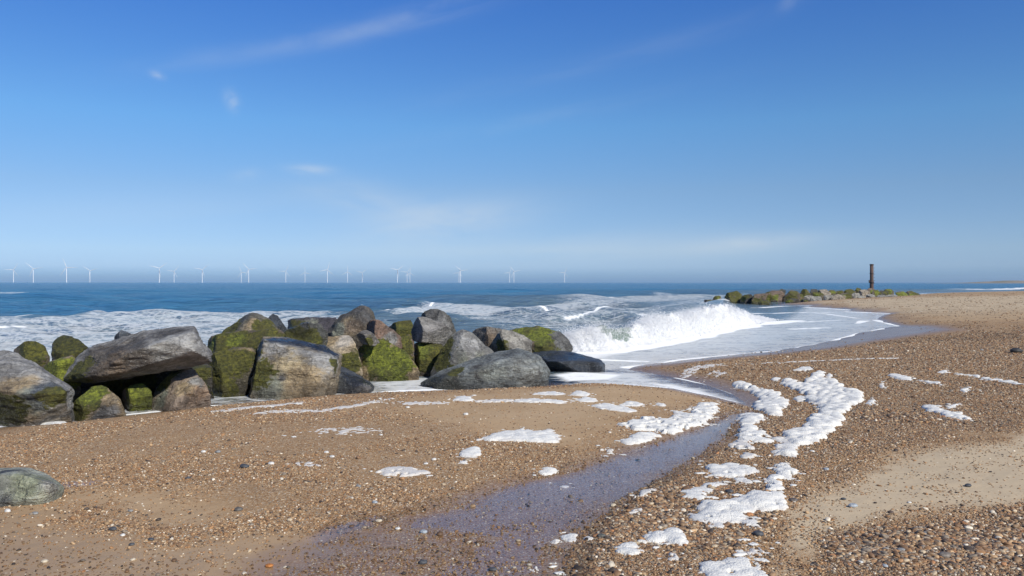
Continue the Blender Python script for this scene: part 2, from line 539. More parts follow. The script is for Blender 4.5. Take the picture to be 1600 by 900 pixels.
# sea mesh
ys = np.concatenate([np.geomspace(.19, 3.0, 80), np.arange(3.2, 60, .30), np.arange(60, 245, .75)])[::-1]
sdst = (CAM_Z - SEA) * F / ys
scol = np.concatenate([-np.linspace(R(37.2), R(70), 30)[::-1], np.linspace(R(-36.5), R(36.5), 760), np.linspace(R(37.2), R(70), 30)])
D, A = np.meshgrid(sdst, scol, indexing='ij')
SP = np.stack([np.clip(D * np.tan(A), -17000, 17000).ravel() + .001 * A.ravel(), D.ravel()], -1)
ssd = -land_sd(SP)                                 # distance offshore
sdep = SP[:, 1]
cell = np.maximum(sdep / F * 2.2, sdep * sdep / (F * 2.1) * .4)
zw = np.zeros(len(SP))
r2 = np.random.default_rng(3)
amp_env = sstep(ssd, 3, 22)
for k in range(46):
    lam = 1.2 * (40 / 1.2) ** r2.random()
    th = R(-75 + r2.normal() * 26) if k % 3 else R(-100 + r2.normal() * 15)
    ph = r2.random() * 6.28
    am = .0105 * lam ** .72
    q = 6.2832 / lam * (SP[:, 0] * math.cos(th) + SP[:, 1] * math.sin(th)) + ph + 0.8 * vnoise(xyz(SP[:, 0] / lam / 3, SP[:, 1] / lam / 3, k), 90)
    v = np.sin(q)
    zw += am * (v + .35 * np.sin(2 * q + .6)) * sstep(lam / cell, 2.0, 5.0)
zw = zw * amp_env
# low swell lines standing up in the surf zone
SW = [([(880, 503), (960, 500), (1010, 505), (1060, 490), (1140, 470), (1180, 462)], .42, 1.0), ([(560, 503), (680, 492), (800, 495), (870, 505)], .20, .9),
      ([(620, 487), (740, 481), (860, 487), (960, 494)], .22, 1.2), ([(150, 505), (200, 499), (280, 500)], .22, .8), ([(-50, 491), (30, 488), (120, 492)], .22, 1.2),
      ([(690, 474), (840, 470), (1000, 476)], .25, 2.0), ([(330, 472), (420, 474), (520, 471)], .25, 2.0)]
for pl, h_, wd in SW:
    L = np.array([at(x, y, SEA) for x, y in pl])
    zw += h_ * np.exp(-(seg_dist(SP, L, False) / wd) ** 2)
zw += .012 * fbm(xyz(SP[:, 0] * 1.2, SP[:, 1] * 1.2, 2), 3, 71) * sstep(ssd, .2, 2)
zs = SEA + zw
# swash film rides just over the sand
zs = np.where(ssd < 0.6, SEA - 0.004 + .02 * np.clip(ssd, -1, .6), zs)
zs = np.where(ssd < -1.2, SEA - .35, zs)


def line_w(pl, wid, z=SEA):
    L = np.array([at(x, y, z) for x, y in pl])
    d = seg_dist(SP, L, False)
    ww = wid * (1 + .6 * vnoise(xyz(SP[:, 0] * .8, SP[:, 1] * .8, 4), 77))
    return sstep(d / np.maximum(ww, .02), 1.2, .3)


def zone_w(pl, soft):
    Q = np.array([at(x, y, SEA) for x, y in pl])
    return sstep(sdist(SP, Q) / soft, -1, 1)


foam = np.zeros(len(SP))
def add(a, f):
    global foam
    foam = np.maximum(foam, a * f)

add(.54, zone_w([(-300, 520), (0, 514), (110, 506), (260, 496), (400, 489), (520, 489), (530, 500), (420, 530), (200, 560), (-300, 600)], 1.6))
add(.50, zone_w([(-300, 530), (100, 520), (420, 500), (600, 510), (700, 620), (-300, 690)], 1.5))
add(.62, zone_w([(585, 494), (640, 483), (720, 478), (850, 482), (950, 488), (900, 494), (760, 497), (640, 503)], 1.2))
add(.42, zone_w([(700, 500), (870, 490), (1000, 480), (1100, 465), (1150, 466), (1040, 500), (900, 520), (800, 515)], 2.0))
add(.52, zone_w([(870, 472), (960, 467), (1080, 461), (1130, 460), (1120, 468), (1000, 476), (890, 479)], 3.0))
add(.80, zone_w([(860, 550), (900, 530), (1000, 548), (1100, 528), (1190, 508), (1120, 535), (980, 556), (930, 572)], .9))
add(1.0, line_w([(860, 540), (890, 548), (930, 551), (965, 549), (1000, 543), (1040, 536), (1080, 528), (1120, 519), (1160, 511), (1200, 505), (1240, 501)], .9))
add(.63, zone_w([(880, 560), (1000, 545), (1220, 500), (1260, 478), (1420, 490), (1420, 515), (1300, 540), (1150, 560), (985, 580), (900, 580)], .8))
add(.70, zone_w([(560, 600), (600, 585), (670, 590), (760, 612), (860, 606), (930, 580), (1010, 582), (1190, 640), (1100, 625), (900, 606), (600, 616)], .5))
add(.85, zone_w([(855, 585), (900, 580), (985, 585), (960, 594), (880, 597)], .3))
add(.82, zone_w([(960, 592), (1060, 600), (1110, 610), (1150, 624), (1165, 633), (1100, 620), (1040, 608)], .35))
for pl, wd, st in [([(985, 574), (1060, 563.5), (1150, 554.5), (1220, 548.5), (1290, 536), (1325, 527), (1345, 521)], .30, .95),
                   ([(1345, 521), (1405, 509.5), (1370, 500)], .35, .9), ([(1392, 489.5), (1325, 487)], .5, .95), ([(1392, 489.5), (1330, 484), (1260, 480)], .5, .85),
                   ([(1240, 487), (1290, 490), (1340, 497)], .4, .8), ([(1180, 491), (1240, 489), (1300, 488)], .4, .85), ([(1250, 503), (1310, 500)], .35, .8), ([(1340, 505), (1350, 501)], .4, .9),
                   ([(1240, 514), (1290, 512)], .35, .9), ([(1180, 481), (1230, 478), (1300, 477)], .7, .8),
                   ([(880, 566), (930, 562), (1010, 565)], .3, .9), ([(590, 494), (680, 481), (740, 480)], .35, .95), ([(700, 489), (800, 489), (860, 496)], .3, .95), ([(740, 499), (880, 500), (960, 490)], .35, .85),
                   ([(885, 505), (960, 497), (1010, 503)], .35, .9), ([(885, 471), (1000, 464), (1125, 461)], 1.2, .85), ([(160, 502), (250, 499)], .4, .9),
                   ([(0, 522), (40, 521)], .3, .9), ([(0, 508), (45, 507)], .4, .8), ([(430, 491), (560, 489)], .4, .8), ([(1050, 480), (1120, 474), (1200, 470)], .8, .7),
                   ([(1436, 459.6), (1485, 458.6)], 4, .95), ([(1508, 452.4), (1545, 452.2)], 6, .8), ([(1570, 452), (1620, 448.5)], 6, .9),
                   ([(380, 632), (450, 626), (520, 620), (590, 616)], .12, .9), ([(335, 634), (440, 630), (560, 621)], .10, .8), ([(-20, 668), (100, 655), (200, 648), (330, 634)], .13, .8), ([(600, 612), (700, 608), (830, 601)], .10, .9),
                   ([(900, 600), (980, 601), (1050, 606), (1100, 616), (1150, 628)], .10, .9), ([(1060, 590), (1105, 600), (1150, 616)], .12, .9)]:
    add(st, line_w(pl, wd))
# flecks far out
wc = fbm(xyz(SP[:, 0] * .05, SP[:, 1] * .03, 8), 4, 81)
add(.45, sstep(wc, .42, .6) * (sdep > 60) * (sdep < 400))
foam = foam * sstep(ssd, -.9, -.1)
deep = sstep(ssd, .05, 2.6)
turb = np.clip(1 - sstep(ssd, 8, 60), 0, 1) * .9
rip = amp_env * .85 + .10
seaf = grid_faces(len(sdst), len(scol))
keep = (ssd > -1.0)[seaf].any(1)
sea = mesh_np('sea', np.column_stack([SP, zs]), seaf[keep], m_sea, dict(foam=foam, deep=deep, turb=turb, rip=rip))
tag(sea, kind='structure')

# ------------------------------------------------------------------ stream over the sand and the small pools
def sheet(name, poly, step, zf, mat, grow=.3, soft=.3):
    lo, hi = poly.min(0) - grow, poly.max(0) + grow
    nx, ny = int((hi[0] - lo[0]) / step) + 2, int((hi[1] - lo[1]) / step) + 2
    X, Y = np.meshgrid(np.linspace(lo[0], hi[0], nx), np.linspace(lo[1], hi[1], ny))
    Q = np.stack([X.ravel(), Y.ravel()], -1)
    z = zf(Q)
    fc = grid_faces(ny, nx)
    k = (sdist(Q, poly) > -grow)[fc].all(1)
    fc = fc[k]
    used = np.unique(fc)
    mp_ = np.zeros(len(Q), int); mp_[used] = np.arange(len(used))
    ed = sstep(sdist(Q, poly) + soft * .5 * fbm(xyz(Q[:, 0] * 3, Q[:, 1] * 2), 4, 23), -soft * .35, soft)
    o = mesh_np(name, np.column_stack([Q, z])[used], mp_[fc], mat, dict(edge=ed[used]))
    return tag(o, kind='structure')


sheet('stream', CHANNEL, .05, lambda Q: zbase(Q) - .024 - .012 * sstep(Q[:, 1], 6.6, 5.2) - .035 * sstep(-chan(Q), .0, .35), m_stream, .3)
sheet('puddle', WEDGE, .03, lambda Q: zbase(Q) - .012 - .02 * sstep(-sdist(Q, WEDGE) + .08 * fbm(xyz(Q[:, 0] * 5, Q[:, 1] * 3), 3, 17), 0, .2), m_stream, .2, .10)
POOL = gpoly(POOL_PX)
sheet('puddle', POOL, .02, lambda Q: zground(Q) + .003, m_stream, .03, .03)

# ------------------------------------------------------------------ rocks
def hull_planes(Q):
    """outward planes (n,d) of the convex hull of Q (N,3), brute force"""
    I = np.array(list(combinations(range(len(Q)), 3)))
    n = np.cross(Q[I[:, 1]] - Q[I[:, 0]], Q[I[:, 2]] - Q[I[:, 0]])
    L = np.linalg.norm(n, axis=1)
    n, I = n[L > 1e-9] / L[L > 1e-9][:, None], I[L > 1e-9]
    d = (n * Q[I[:, 0]]).sum(1)
    t = n @ Q.T - d[:, None]
    up, dn = t.max(1) < 1e-6, t.min(1) > -1e-6
    pl = np.concatenate([np.column_stack([n, d])[up], -np.column_stack([n, d])[dn]])
    _, idx = np.unique(np.round(pl, 3), axis=0, return_index=True)
    return pl[idx]


ICO = {}
def ico(sub):
    if sub not in ICO:
        bm = bmesh.new()
        bmesh.ops.create_icosphere(bm, subdivisions=sub, radius=1)
        V = np.array([v.co[:] for v in bm.verts])
        Fc = np.array([[v.index for v in f.verts] for f in bm.faces])
        bm.free()
        ICO[sub] = (V / np.linalg.norm(V, axis=1)[:, None], Fc)
    return ICO[sub]


def rock_shape(Q, sub, seed, p=60, chips=9, rough=1.0, cuts=()):
    c = (Q.min(0) + Q.max(0)) / 2
    s_ = np.maximum((Q.max(0) - Q.min(0)) / 2, 1e-3)
    q = (Q - c) / s_
    c2 = q.mean(0) * .4
    q = q - c2
    pl = hull_planes(q)
    r3 = np.random.default_rng(seed)
    ch = []
    for n_, f_ in cuts:
        ch.append((*n_, (q @ n_).max() * f_))
    for _ in range(chips):
        n = r3.normal(size=3) + np.array([0, -.55, .25]); n /= np.linalg.norm(n)
        face = max(0.0, -n[1])
        ch.append((*n, (q @ n).max() * (r3.uniform(.91, .98) - r3.uniform(.03, .16) * face ** 1.5)))
    if ch:
        pl = np.concatenate([pl, np.array(ch)])
    U, Fc = ico(sub)
    t = np.maximum(U @ pl[:, :3].T, 0) / np.maximum(pl[:, 3], .03)
    tm = t.max(1)
    p = p * 2
    rad = (((t / tm[:, None]) ** p).sum(1)) ** (-1.0 / p) / tm
    V = (U * rad[:, None] + c2) * s_ + c
    # weathered surface: broad dents, ledges, fine roughness
    sc = s_.mean()
    nrm = (V - c) / np.linalg.norm(V - c, axis=1)[:, None]
    k = V / sc
    d = .020 * fbm(k * 1.3 + seed, 3, seed) - .032 * np.abs(fbm(k * 2.3 + seed, 3, seed + 7)) ** .8 + .036 * fbm(k * 6.5, 4, seed + 3, .62) + .012 * fbm(k * 19, 2, seed + 4)
    st = fbm(k * np.array([1.2, 1.2, 5.0]) + seed * .7, 3, seed + 11)
    d = d + .016 * np.sign(st) * np.minimum(np.abs(st) * 8, 1)
    V = V + nrm * (d * sc * rough)[:, None]
    return V, Fc


m_rock, t = new_mat('rock')
oc = t.n('ShaderNodeTexCoord').outputs['Object']
rc = t.attr('col').outputs['Color']
rw = t.attr('wet').outputs['Fac']
rm = t.attr('moss').outputs['Fac']
na = t.noise(oc, 3.2, 6, .62, .4)
nb = t.noise(oc, 16.0, 6, .68, .2)
nc = t.noise(oc, 42.0, 4, .75)
mpv = t.n('ShaderNodeMapping', None, Vector=oc, Rotation=(.5, .7, .3), Scale=(1.5, 1.5, 9))
nv = t.noise(mpv.outputs[0], 2.2, 6, .65, 1.2)
vor = t.n('ShaderNodeTexVoronoi', {'feature': 'DISTANCE_TO_EDGE'}, Vector=t.mix(.35, oc, na.outputs[1]), Scale=3.0)
crack = t.ss(vor.outputs[0], .0, .035)
base = t.mix(t.ss(na.outputs[0], .35, .68), t.mix(1.0, rc, (.50, .48, .46), 'MULTIPLY'), t.mix(1.0, rc, (1.30, 1.27, 1.22), 'MULTIPLY'))
base = t.mix(t.m('MULTIPLY', t.ss(nb.outputs[0], .50, .64), .7), base, t.mix(1.0, rc, (.42, .41, .40), 'MULTIPLY'))
base = t.mix(t.m('MULTIPLY', t.ss(nc.outputs[0], .54, .70), .55), base, (.52, .49, .44))
base = t.mix(t.m('MULTIPLY', t.m('SUBTRACT', 1.0, crack), .35), base, (.05, .045, .04))
base = t.mix(t.m('MULTIPLY', t.ss(nv.outputs[0], .56, .66), .45), base, t.mix(1.0, rc, (.40, .38, .36), 'MULTIPLY'))
base = t.mix(t.m('MULTIPLY', t.ss(nv.outputs[0], .44, .36), .35), base, t.mix(1.0, rc, (1.7, 1.65, 1.55), 'MULTIPLY'))
mossc = t.mix(t.ss(nb.outputs[0], .3, .7), (.05, .06, .014), t.mix(t.ss(na.outputs[0], .35, .7), (.18, .205, .024), (.33, .37, .035)))
mossc = t.mix(t.ss(t.attr('bright').outputs['Fac'], 0, 1), t.mix(1.0, mossc, (.58, .50, .70), 'MULTIPLY'), mossc)
ndk = t.noise(oc, 1.7, 4, .6, .3)
mossc = t.mix(t.m('MULTIPLY', t.ss(ndk.outputs[0], .48, .68), .75), mossc, (.07, .06, .022))
mossc = t.mix(t.m('MULTIPLY', t.ss(nv.outputs[0], .5, .62), .5), mossc, (.045, .055, .014))
mf = t.ss(t.m('ADD', rm, t.m('MULTIPLY', t.m('SUBTRACT', nb.outputs[0], .5), 1.6)), .28, .75)
base = t.mix(mf, base, mossc)
base = t.mix(rw, base, t.mix(1.0, base, (.42, .42, .44), 'MULTIPLY'))
hb = t.m('ADD', t.m('MULTIPLY', na.outputs[0], .08), t.m('ADD', t.m('MULTIPLY', nb.outputs[0], .05), t.m('MULTIPLY', nc.outputs[0], .011)))
hb = t.m('ADD', hb, t.m('ADD', t.m('MULTIPLY', crack, .012), t.m('MULTIPLY', nv.outputs[0], .05)))
rb = t.n('ShaderNodeBump', None, Strength=1.0, Distance=1.0, Height=hb)
rr = t.n('ShaderNodeMapRange', None, i0=rw, i1=0.0, i2=1.0, i3=.82, i4=.18)
rp = t.n('ShaderNodeBsdfPrincipled', None, Base_Color=base, Roughness=rr.outputs[0], Normal=rb)
t.n('ShaderNodeOutputMaterial', None, Surface=rp)

GREY, LGREY, DGREY, SLATE = (.25, .25, .245), (.34, .345, .345), (.10, .10, .10), (.075, .09, .11)
TAN, PINK, BROWN, RED = (.36, .28, .17), (.34, .27, .21), (.17, .13, .095), (.20, .135, .10)
BLUEG, GREEN_G, PURPLE = (.20, .225, .225), (.27, .29, .235), (.09, .085, .11)


def paint(V, col, blobs, d0, base_wet, seed, tide=True):
    n = len(V)
    c = np.tile(np.array(col, float), (n, 1))
    moss = np.zeros(n); wt = np.full(n, base_wet); br = np.zeros(n)
    vpx = 800 + V[:, 0] / V[:, 1] * F
    vpy = HY + (CAM_Z - V[:, 2]) / V[:, 1] * F
    for b in blobs:
        x, y, r, kind = b[:4]
        # the patch is a ball in space sitting on the face of the rock that is seen there
        near = np.hypot(vpx - x, vpy - y)
        cand = np.argsort(near)[:24]
        ctr = V[cand[np.argmin(V[cand, 1])]]
        rr_ = r / F * ctr[1]
        dist = np.linalg.norm((V - ctr), axis=1) / rr_
        dist = dist * (1 + .9 * fbm(V * 2.6, 5, seed + 5, .65)) + .25 * vnoise(V * 22, seed + 6)
        wgt = sstep(dist, 1.25, .55)
        if kind == 'moss': moss = np.maximum(moss, wgt)
        elif kind == 'bright': moss = np.maximum(moss, wgt); br = np.maximum(br, wgt)
        elif kind == 'wet': wt = np.maximum(wt, wgt)
        else: c = c * (1 - wgt[:, None]) + np.array(kind) * wgt[:, None]
    if tide:
        td = sstep(V[:, 2] + .08 * fbm(V * 2.5, 3, seed + 9), SEA + .30, SEA + .05)
        wt = np.maximum(wt, td * .85)
    return dict(col=np.column_stack([c, np.ones(n)]), moss=moss, wet=np.clip(wt, 0, 1), bright=br)


def rock(label, outline, d, T, col=GREY, blobs=(), front=(), down=True, lean=0.0, p=90, wet=0.0, seed=None, sub=5, chips=9, group='boulders of the near rock groyne', cat='boulder', name='boulder', mid=.38, rough=1.0, fs=.62, tide=True):
    seed = seed if seed is not None else int(outline[0][0] * 7 + outline[0][1]) % 997
    o = np.array(outline, float)
    cx, cy = (o[:, 0].min() + o[:, 0].max()) / 2, (o[:, 1].min() + o[:, 1].max()) / 2
    top, bot = o[:, 1].min(), o[:, 1].max()
    pts = []
    for x, y in o:
        up = (bot - y) / max(bot - top, 1)          # 1 at the top
        pts.append(ray(x, y, d + mid * T + lean * up))
        pts.append(ray(cx + (x - cx) * .72, cy + (y - cy) * .78, d + T + lean * up))
    cuts = []
    if not front:
        rf = np.random.default_rng(seed + 1)
        front = [(cx + (x - cx) * .93, cy + (y - cy) * .95, lean * (bot - y) / max(bot - top, 1) * .7) for x, y in o]
        for n_ in ((-.75, -.62, .12), (.72, -.66, .05), (.08, -.62, .74)):
            v_ = np.array(n_) + rf.normal(0, .2, 3)
            cuts.append((v_ / np.linalg.norm(v_), rf.uniform(.50, .72)))
        if rf.random() < .5:
            v_ = np.array((rf.uniform(-.5, .5), -.75, -.35)); cuts.append((v_ / np.linalg.norm(v_), rf.uniform(.72, .88)))
    for x, y, dd_ in front:
        pts.append(ray(x, y, d + dd_))
    pts = np.array(pts)
    if down:
        lowest = pts[pts[:, 2] < np.median(pts[:, 2])]
        low = lowest.copy()
        low[:, 2] = np.minimum(low[:, 2] - .1, SEA - .25)
        pts = np.concatenate([pts, low])
    if len(pts) > 34:
        pts = np.concatenate([pts[:: 2], pts[1:: 2][: max(0, 34 - len(pts[::2]))]]) if False else pts
    V, Fc = rock_shape(pts, sub, seed, p, chips, rough, cuts)
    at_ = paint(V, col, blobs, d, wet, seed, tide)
    base = np.array([V[:, 0].mean(), V[:, 1].mean(), V[:, 2].min()])
    ob = mesh_np(name, V, Fc, m_rock, at_, True, None, base)
    ob.data.set_sharp_from_angle(angle=R(17))
    return tag(ob, label, cat, group)


rock('big pale grey boulder with sloping top cut by the picture edge',
     [(-70, 538), (0, 545), (22, 547), (44, 567), (71, 589), (116, 606), (93, 620), (60, 640), (0, 664), (-70, 672)], 11.7, 1.5, LGREY,
     [(20, 625, 60, TAN), (10, 650, 40, 'wet'), (60, 625, 26, GREEN_G), (85, 618, 22, 'moss'), (75, 603, 26, SLATE), (10, 655, 30, 'moss'), (30, 570, 30, LGREY)],
     front=[(-40, 600, 0), (0, 600, -.05), (45, 603, .0), (100, 612, .1), (40, 632, .25), (0, 645, .3)], lean=.5, p=110, sub=6)
rock('small green crowned tan boulder at the shingle edge below the slab',
     [(100, 648), (120, 624), (144, 604), (161, 602), (181, 616), (190, 629), (198, 648), (176, 657), (112, 657)], 12.3, .75, TAN,
     [(145, 612, 26, 'bright'), (120, 640, 28, 'moss'), (160, 648, 22, DGREY), (180, 640, 12, LGREY), (150, 628, 12, 'moss')], lean=.25)
rock('long grey slab propped up and overhanging a black gap',
     [(98, 592), (117, 560), (137, 544), (171, 533), (205, 521), (245, 516), (276, 510), (303, 509), (311, 526), (331, 551), (336, 568), (306, 573), (259, 562), (171, 591), (137, 604), (112, 603)], 12.9, 1.5, GREY,
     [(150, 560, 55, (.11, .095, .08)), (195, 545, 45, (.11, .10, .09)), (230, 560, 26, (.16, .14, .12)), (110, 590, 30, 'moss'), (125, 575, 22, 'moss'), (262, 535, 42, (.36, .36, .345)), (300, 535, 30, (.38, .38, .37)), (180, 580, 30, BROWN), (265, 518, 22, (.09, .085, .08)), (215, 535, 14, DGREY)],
     front=[(135, 578, .1), (175, 560, -.1), (250, 535, -.1), (300, 525, 0), (303, 549, .02), (255, 557, 0), (172, 588, .05), (140, 600, .15)], down=False, lean=.35, sub=6, p=110, mid=.4)
rock('green weed covered block under the overhang of the long slab', [(184, 612), (205, 602), (222, 597), (238, 612), (238, 641), (196, 641)], 13.2, .9, BROWN,
     [(210, 610, 34, 'bright'), (215, 630, 34, 'moss')])
rock('pinkish tan boulder holding up the raised end of the long slab', [(236, 612), (259, 588), (293, 575), (306, 577), (322, 600), (331, 618), (325, 632), (270, 640), (242, 640)], 13.1, 1.1, PINK,
     [(260, 590, 24, 'moss'), (250, 620, 20, GREEN_G), (310, 610, 20, (.36, .25, .17)), (285, 600, 20, TAN), (300, 590, 14, LGREY)], lean=.3)
rock('rounded olive green boulder standing in the surf beside the pale boulder', [(17, 545), (30, 536), (45, 531), (62, 534), (72, 542), (78, 553), (75, 567), (60, 577), (35, 572)], 14.6, .9, BROWN,
     [(45, 545, 40, 'moss'), (60, 565, 16, RED)], p=26, chips=5)
rock('dark green domed boulder in the surf behind the bright green weed', [(80, 535), (86, 526), (95, 521), (108, 521), (122, 530), (139, 541), (120, 560), (82, 562)], 15.2, 1.0, DGREY,
     [(100, 530, 30, 'moss'), (115, 545, 30, 'moss')], p=26, chips=5, wet=.3)
rock('small dark grey peak poking up behind the long slab', [(178, 526), (184, 520), (190, 516), (197, 518), (207, 523), (205, 535), (180, 535)], 15.0, .5, SLATE, [])
rock('bright green weedy boulder wedged between pale boulder and long slab', [(56, 577), (74, 568), (92, 562), (112, 554), (128, 570), (126, 598), (100, 600), (72, 592)], 13.6, .9, BROWN,
     [(80, 575, 36, 'bright'), (110, 575, 36, 'bright'), (100, 595, 26, 'moss')])
rock('jagged grey green peak with tan streaks behind the mossy ledge', [(338, 524), (352, 513), (366, 504), (381, 494), (395, 488), (404, 490), (418, 497), (437, 509), (446, 524), (440, 534), (345, 534)], 17.0, 1.3, (.13, .125, .10),
     [(360, 512, 24, 'moss'), (392, 505, 20, TAN), (420, 510, 24, 'moss'), (380, 496, 14, SLATE), (405, 515, 14, DGREY)], front=[(395, 494, .2), (385, 518, 0), (372, 524, .1), (420, 522, .1), (410, 506, .25)], p=110)
rock('narrow dark fin of rock right behind the jagged peak', [(414, 500), (420, 492), (426, 489), (434, 493), (441, 503), (449, 514), (440, 522), (418, 518)], 18.2, .6, SLATE, [], wet=.25)
rock('long low mossy ledge in front of the jagged peak', [(314, 533), (324, 526), (340, 521), (385, 520), (437, 513), (446, 520), (420, 532), (405, 538), (349, 546), (322, 546)], 15.8, 1.2, BROWN,
     [(340, 533, 40, 'moss'), (380, 535, 40, 'moss'), (420, 525, 36, 'moss'), (365, 527, 16, 'bright'), (330, 535, 14, 'bright')])
rock('flat purple black slab lying level at the seaward edge', [(446, 502), (456, 498), (496, 495), (526, 496), (530, 503), (512, 510), (456, 513), (447, 509)], 19.5, 1.3, PURPLE,
     [(455, 506, 14, 'moss'), (480, 507, 16, GREEN_G)], wet=.35)
rock('dark wedge with a wet blue top between peak and brown boulder', [(442, 518), (460, 510), (476, 504), (508, 508), (514, 518), (503, 528), (481, 536), (450, 532)], 16.9, 1.1, (.10, .105, .10),
     [(460, 526, 26, 'moss'), (490, 525, 20, 'moss'), (470, 511, 20, 'wet')])
rock('tall brown black boulder forming the middle summit of the groyne', [(508, 520), (522, 503), (535, 491), (550, 484), (564, 478), (578, 479), (584, 487), (589, 502), (580, 522), (560, 530), (515, 532)], 18.3, 1.5, (.095, .085, .07),
     [(540, 505, 20, TAN), (525, 515, 14, GREEN_G), (570, 490, 22, DGREY), (560, 505, 16, BROWN)], front=[(535, 496, .2), (568, 486, .15), (545, 515, 0), (575, 510, 0), (520, 520, .2)], p=110)
rock('reddish brown sloping boulder leaning on the tall dark summit', [(565, 505), (576, 499), (592, 500), (606, 509), (620, 518), (629, 530), (628, 544), (600, 545), (570, 530)], 17.6, 1.1, RED,
     [(590, 510, 20, (.23, .15, .11)), (615, 530, 14, GREY), (600, 540, 16, 'moss')])
rock('pale tan creamy block behind the big cube', [(486, 534), (497, 527), (510, 522), (535, 521), (549, 521), (556, 536), (562, 556), (567, 575), (566, 584), (520, 586), (495, 560)], 16.9, 1.0, (.46, .38, .26),
     [(535, 530, 20, (.50, .46, .40)), (512, 530, 20, TAN), (550, 570, 24, 'moss'), (525, 575, 26, 'moss'), (557, 560, 10, 'moss')], p=110)
rock('small rounded grey stone wedged above the bright weed', [(556, 523), (565, 517), (573, 514), (584, 522), (594, 535), (585, 542), (565, 538)], 17.0, .55, (.19, .18, .165), [(580, 535, 8, 'moss')], p=40, down=False)
rock('big cube of rock with grey upper edge, tan face and wet blue top',
     [(386, 618), (396, 575), (402, 545), (410, 526), (440, 525), (505, 535), (520, 543), (534, 554), (535, 563), (529, 574), (512, 592), (496, 609), (450, 616), (391, 621)], 14.75, 1.55, (.34, .29, .205),
     [(440, 545, 40, LGREY), (490, 560, 34, LGREY), (520, 560, 22, LGREY), (415, 550, 22, LGREY), (450, 590, 44, (.42, .35, .22)), (405, 585, 26, 'moss'), (415, 605, 28, GREEN_G), (525, 568, 14, 'moss'), (470, 600, 30, TAN), (440, 530, 18, SLATE), (470, 534, 20, SLATE), (500, 541, 20, SLATE), (520, 549, 14, SLATE), (440, 529, 20, 'wet'), (470, 534, 22, 'wet'), (500, 541, 22, 'wet'), (520, 549, 16, 'wet'), (438, 593, 7, DGREY)],  # SLATE blobs on top: wet darkening with reflected sky blue put into the colour
     front=[(412, 531, .22), (465, 550, .12), (522, 566, .2), (498, 606, .0), (450, 614, -.05), (391, 619, .0), (400, 575, .08), (430, 525, .75), (505, 537, .9)], lean=.55, p=110, chips=6, rough=.8, mid=.42, sub=6)
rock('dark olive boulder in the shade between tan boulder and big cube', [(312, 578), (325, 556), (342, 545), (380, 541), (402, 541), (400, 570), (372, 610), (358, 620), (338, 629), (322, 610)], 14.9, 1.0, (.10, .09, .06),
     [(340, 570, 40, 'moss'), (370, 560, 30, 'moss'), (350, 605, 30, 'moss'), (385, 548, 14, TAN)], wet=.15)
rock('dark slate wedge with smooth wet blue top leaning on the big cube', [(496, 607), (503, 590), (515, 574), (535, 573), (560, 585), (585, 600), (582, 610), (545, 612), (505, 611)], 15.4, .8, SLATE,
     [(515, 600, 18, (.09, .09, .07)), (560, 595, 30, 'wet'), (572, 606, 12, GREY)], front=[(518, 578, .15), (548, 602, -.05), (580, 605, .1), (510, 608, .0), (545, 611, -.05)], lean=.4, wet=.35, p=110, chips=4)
rock('yellow green weed draped boulder above the foamy pool', [(557, 545), (575, 533), (592, 528), (612, 534), (632, 546), (646, 565), (656, 580), (640, 587), (582, 587), (567, 578)], 17.2, 1.2, TAN,
     [(585, 545, 34, 'bright'), (610, 560, 34, 'bright'), (590, 570, 24, 'moss'), (630, 562, 24, 'bright'), (570, 560, 16, 'moss'), (645, 580, 14, TAN)])
rock('squat moss green block under the large smooth grey boulder', [(642, 536), (660, 534), (692, 538), (694, 552), (684, 568), (650, 572)], 18.2, 1.0, BROWN,
     [(660, 550, 36, 'moss'), (685, 550, 26, 'moss'), (655, 545, 14, 'bright')])
rock('large smooth mid grey boulder right of the mossy hollow', [(636, 520), (642, 506), (649, 495), (664, 495), (680, 500), (696, 507), (711, 520), (692, 538), (660, 537), (643, 534)], 18.3, 1.3, (.27, .265, .25),
     [(645, 515, 12, (.15, .15, .15)), (680, 515, 24, (.31, .30, .285))], down=False, p=45, chips=5, rough=.6)
rock('dark rounded cap boulder behind the large smooth grey one', [(653, 496), (660, 488), (671, 482), (684, 482), (692, 485), (704, 496), (713, 514), (705, 524), (660, 515)], 19.9, 1.2, (.12, .12, .11),
     [(675, 488, 14, DGREY), (700, 505, 14, GREY)])
rock('low green hump in the surf between brown boulder and grey boulder', [(603, 511), (614, 505), (626, 501), (643, 499), (648, 512), (640, 524), (610, 524)], 20.0, 1.0, BROWN, [(625, 508, 30, 'moss'), (640, 508, 18, 'moss')])
rock('mossy dark block behind the yellow green weed', [(612, 530), (628, 526), (640, 522), (648, 535), (648, 560), (625, 560)], 18.0, .8, BROWN, [(632, 535, 30, 'moss')])
rock('pointed grey boulder with pale veins and a dark green flank', [(672, 584), (682, 560), (692, 541), (702, 528), (712, 518), (722, 514), (735, 517), (752, 533), (773, 551), (760, 572), (720, 585)], 17.3, 1.3, (.25, .255, .245),
     [(688, 560, 26, 'moss'), (697, 540, 16, 'moss'), (735, 560, 26, GREEN_G), (700, 578, 16, 'moss'), (735, 535, 20, LGREY)],
     front=[(722, 520, .3), (716, 545, .02), (708, 575, -.05), (765, 556, .25), (742, 570, .05)], p=110, chips=4, rough=.7)
rock('grey brown boulder half hidden behind the pale angular block', [(736, 518), (744, 513), (760, 510), (784, 513), (792, 525), (780, 545), (750, 540)], 19.8, 1.0, (.21, .20, .185), [(770, 530, 16, BROWN)])
rock('pale grey angular block with a brown stain at the seaward end', [(764, 540), (772, 527), (786, 513), (800, 517), (820, 524), (832, 531), (829, 543), (822, 553), (790, 556), (766, 556)], 18.8, 1.1, (.30, .29, .265),
     [(770, 540, 16, BROWN), (782, 548, 14, 'moss'), (805, 530, 24, (.33, .32, .29))], p=110, chips=4)
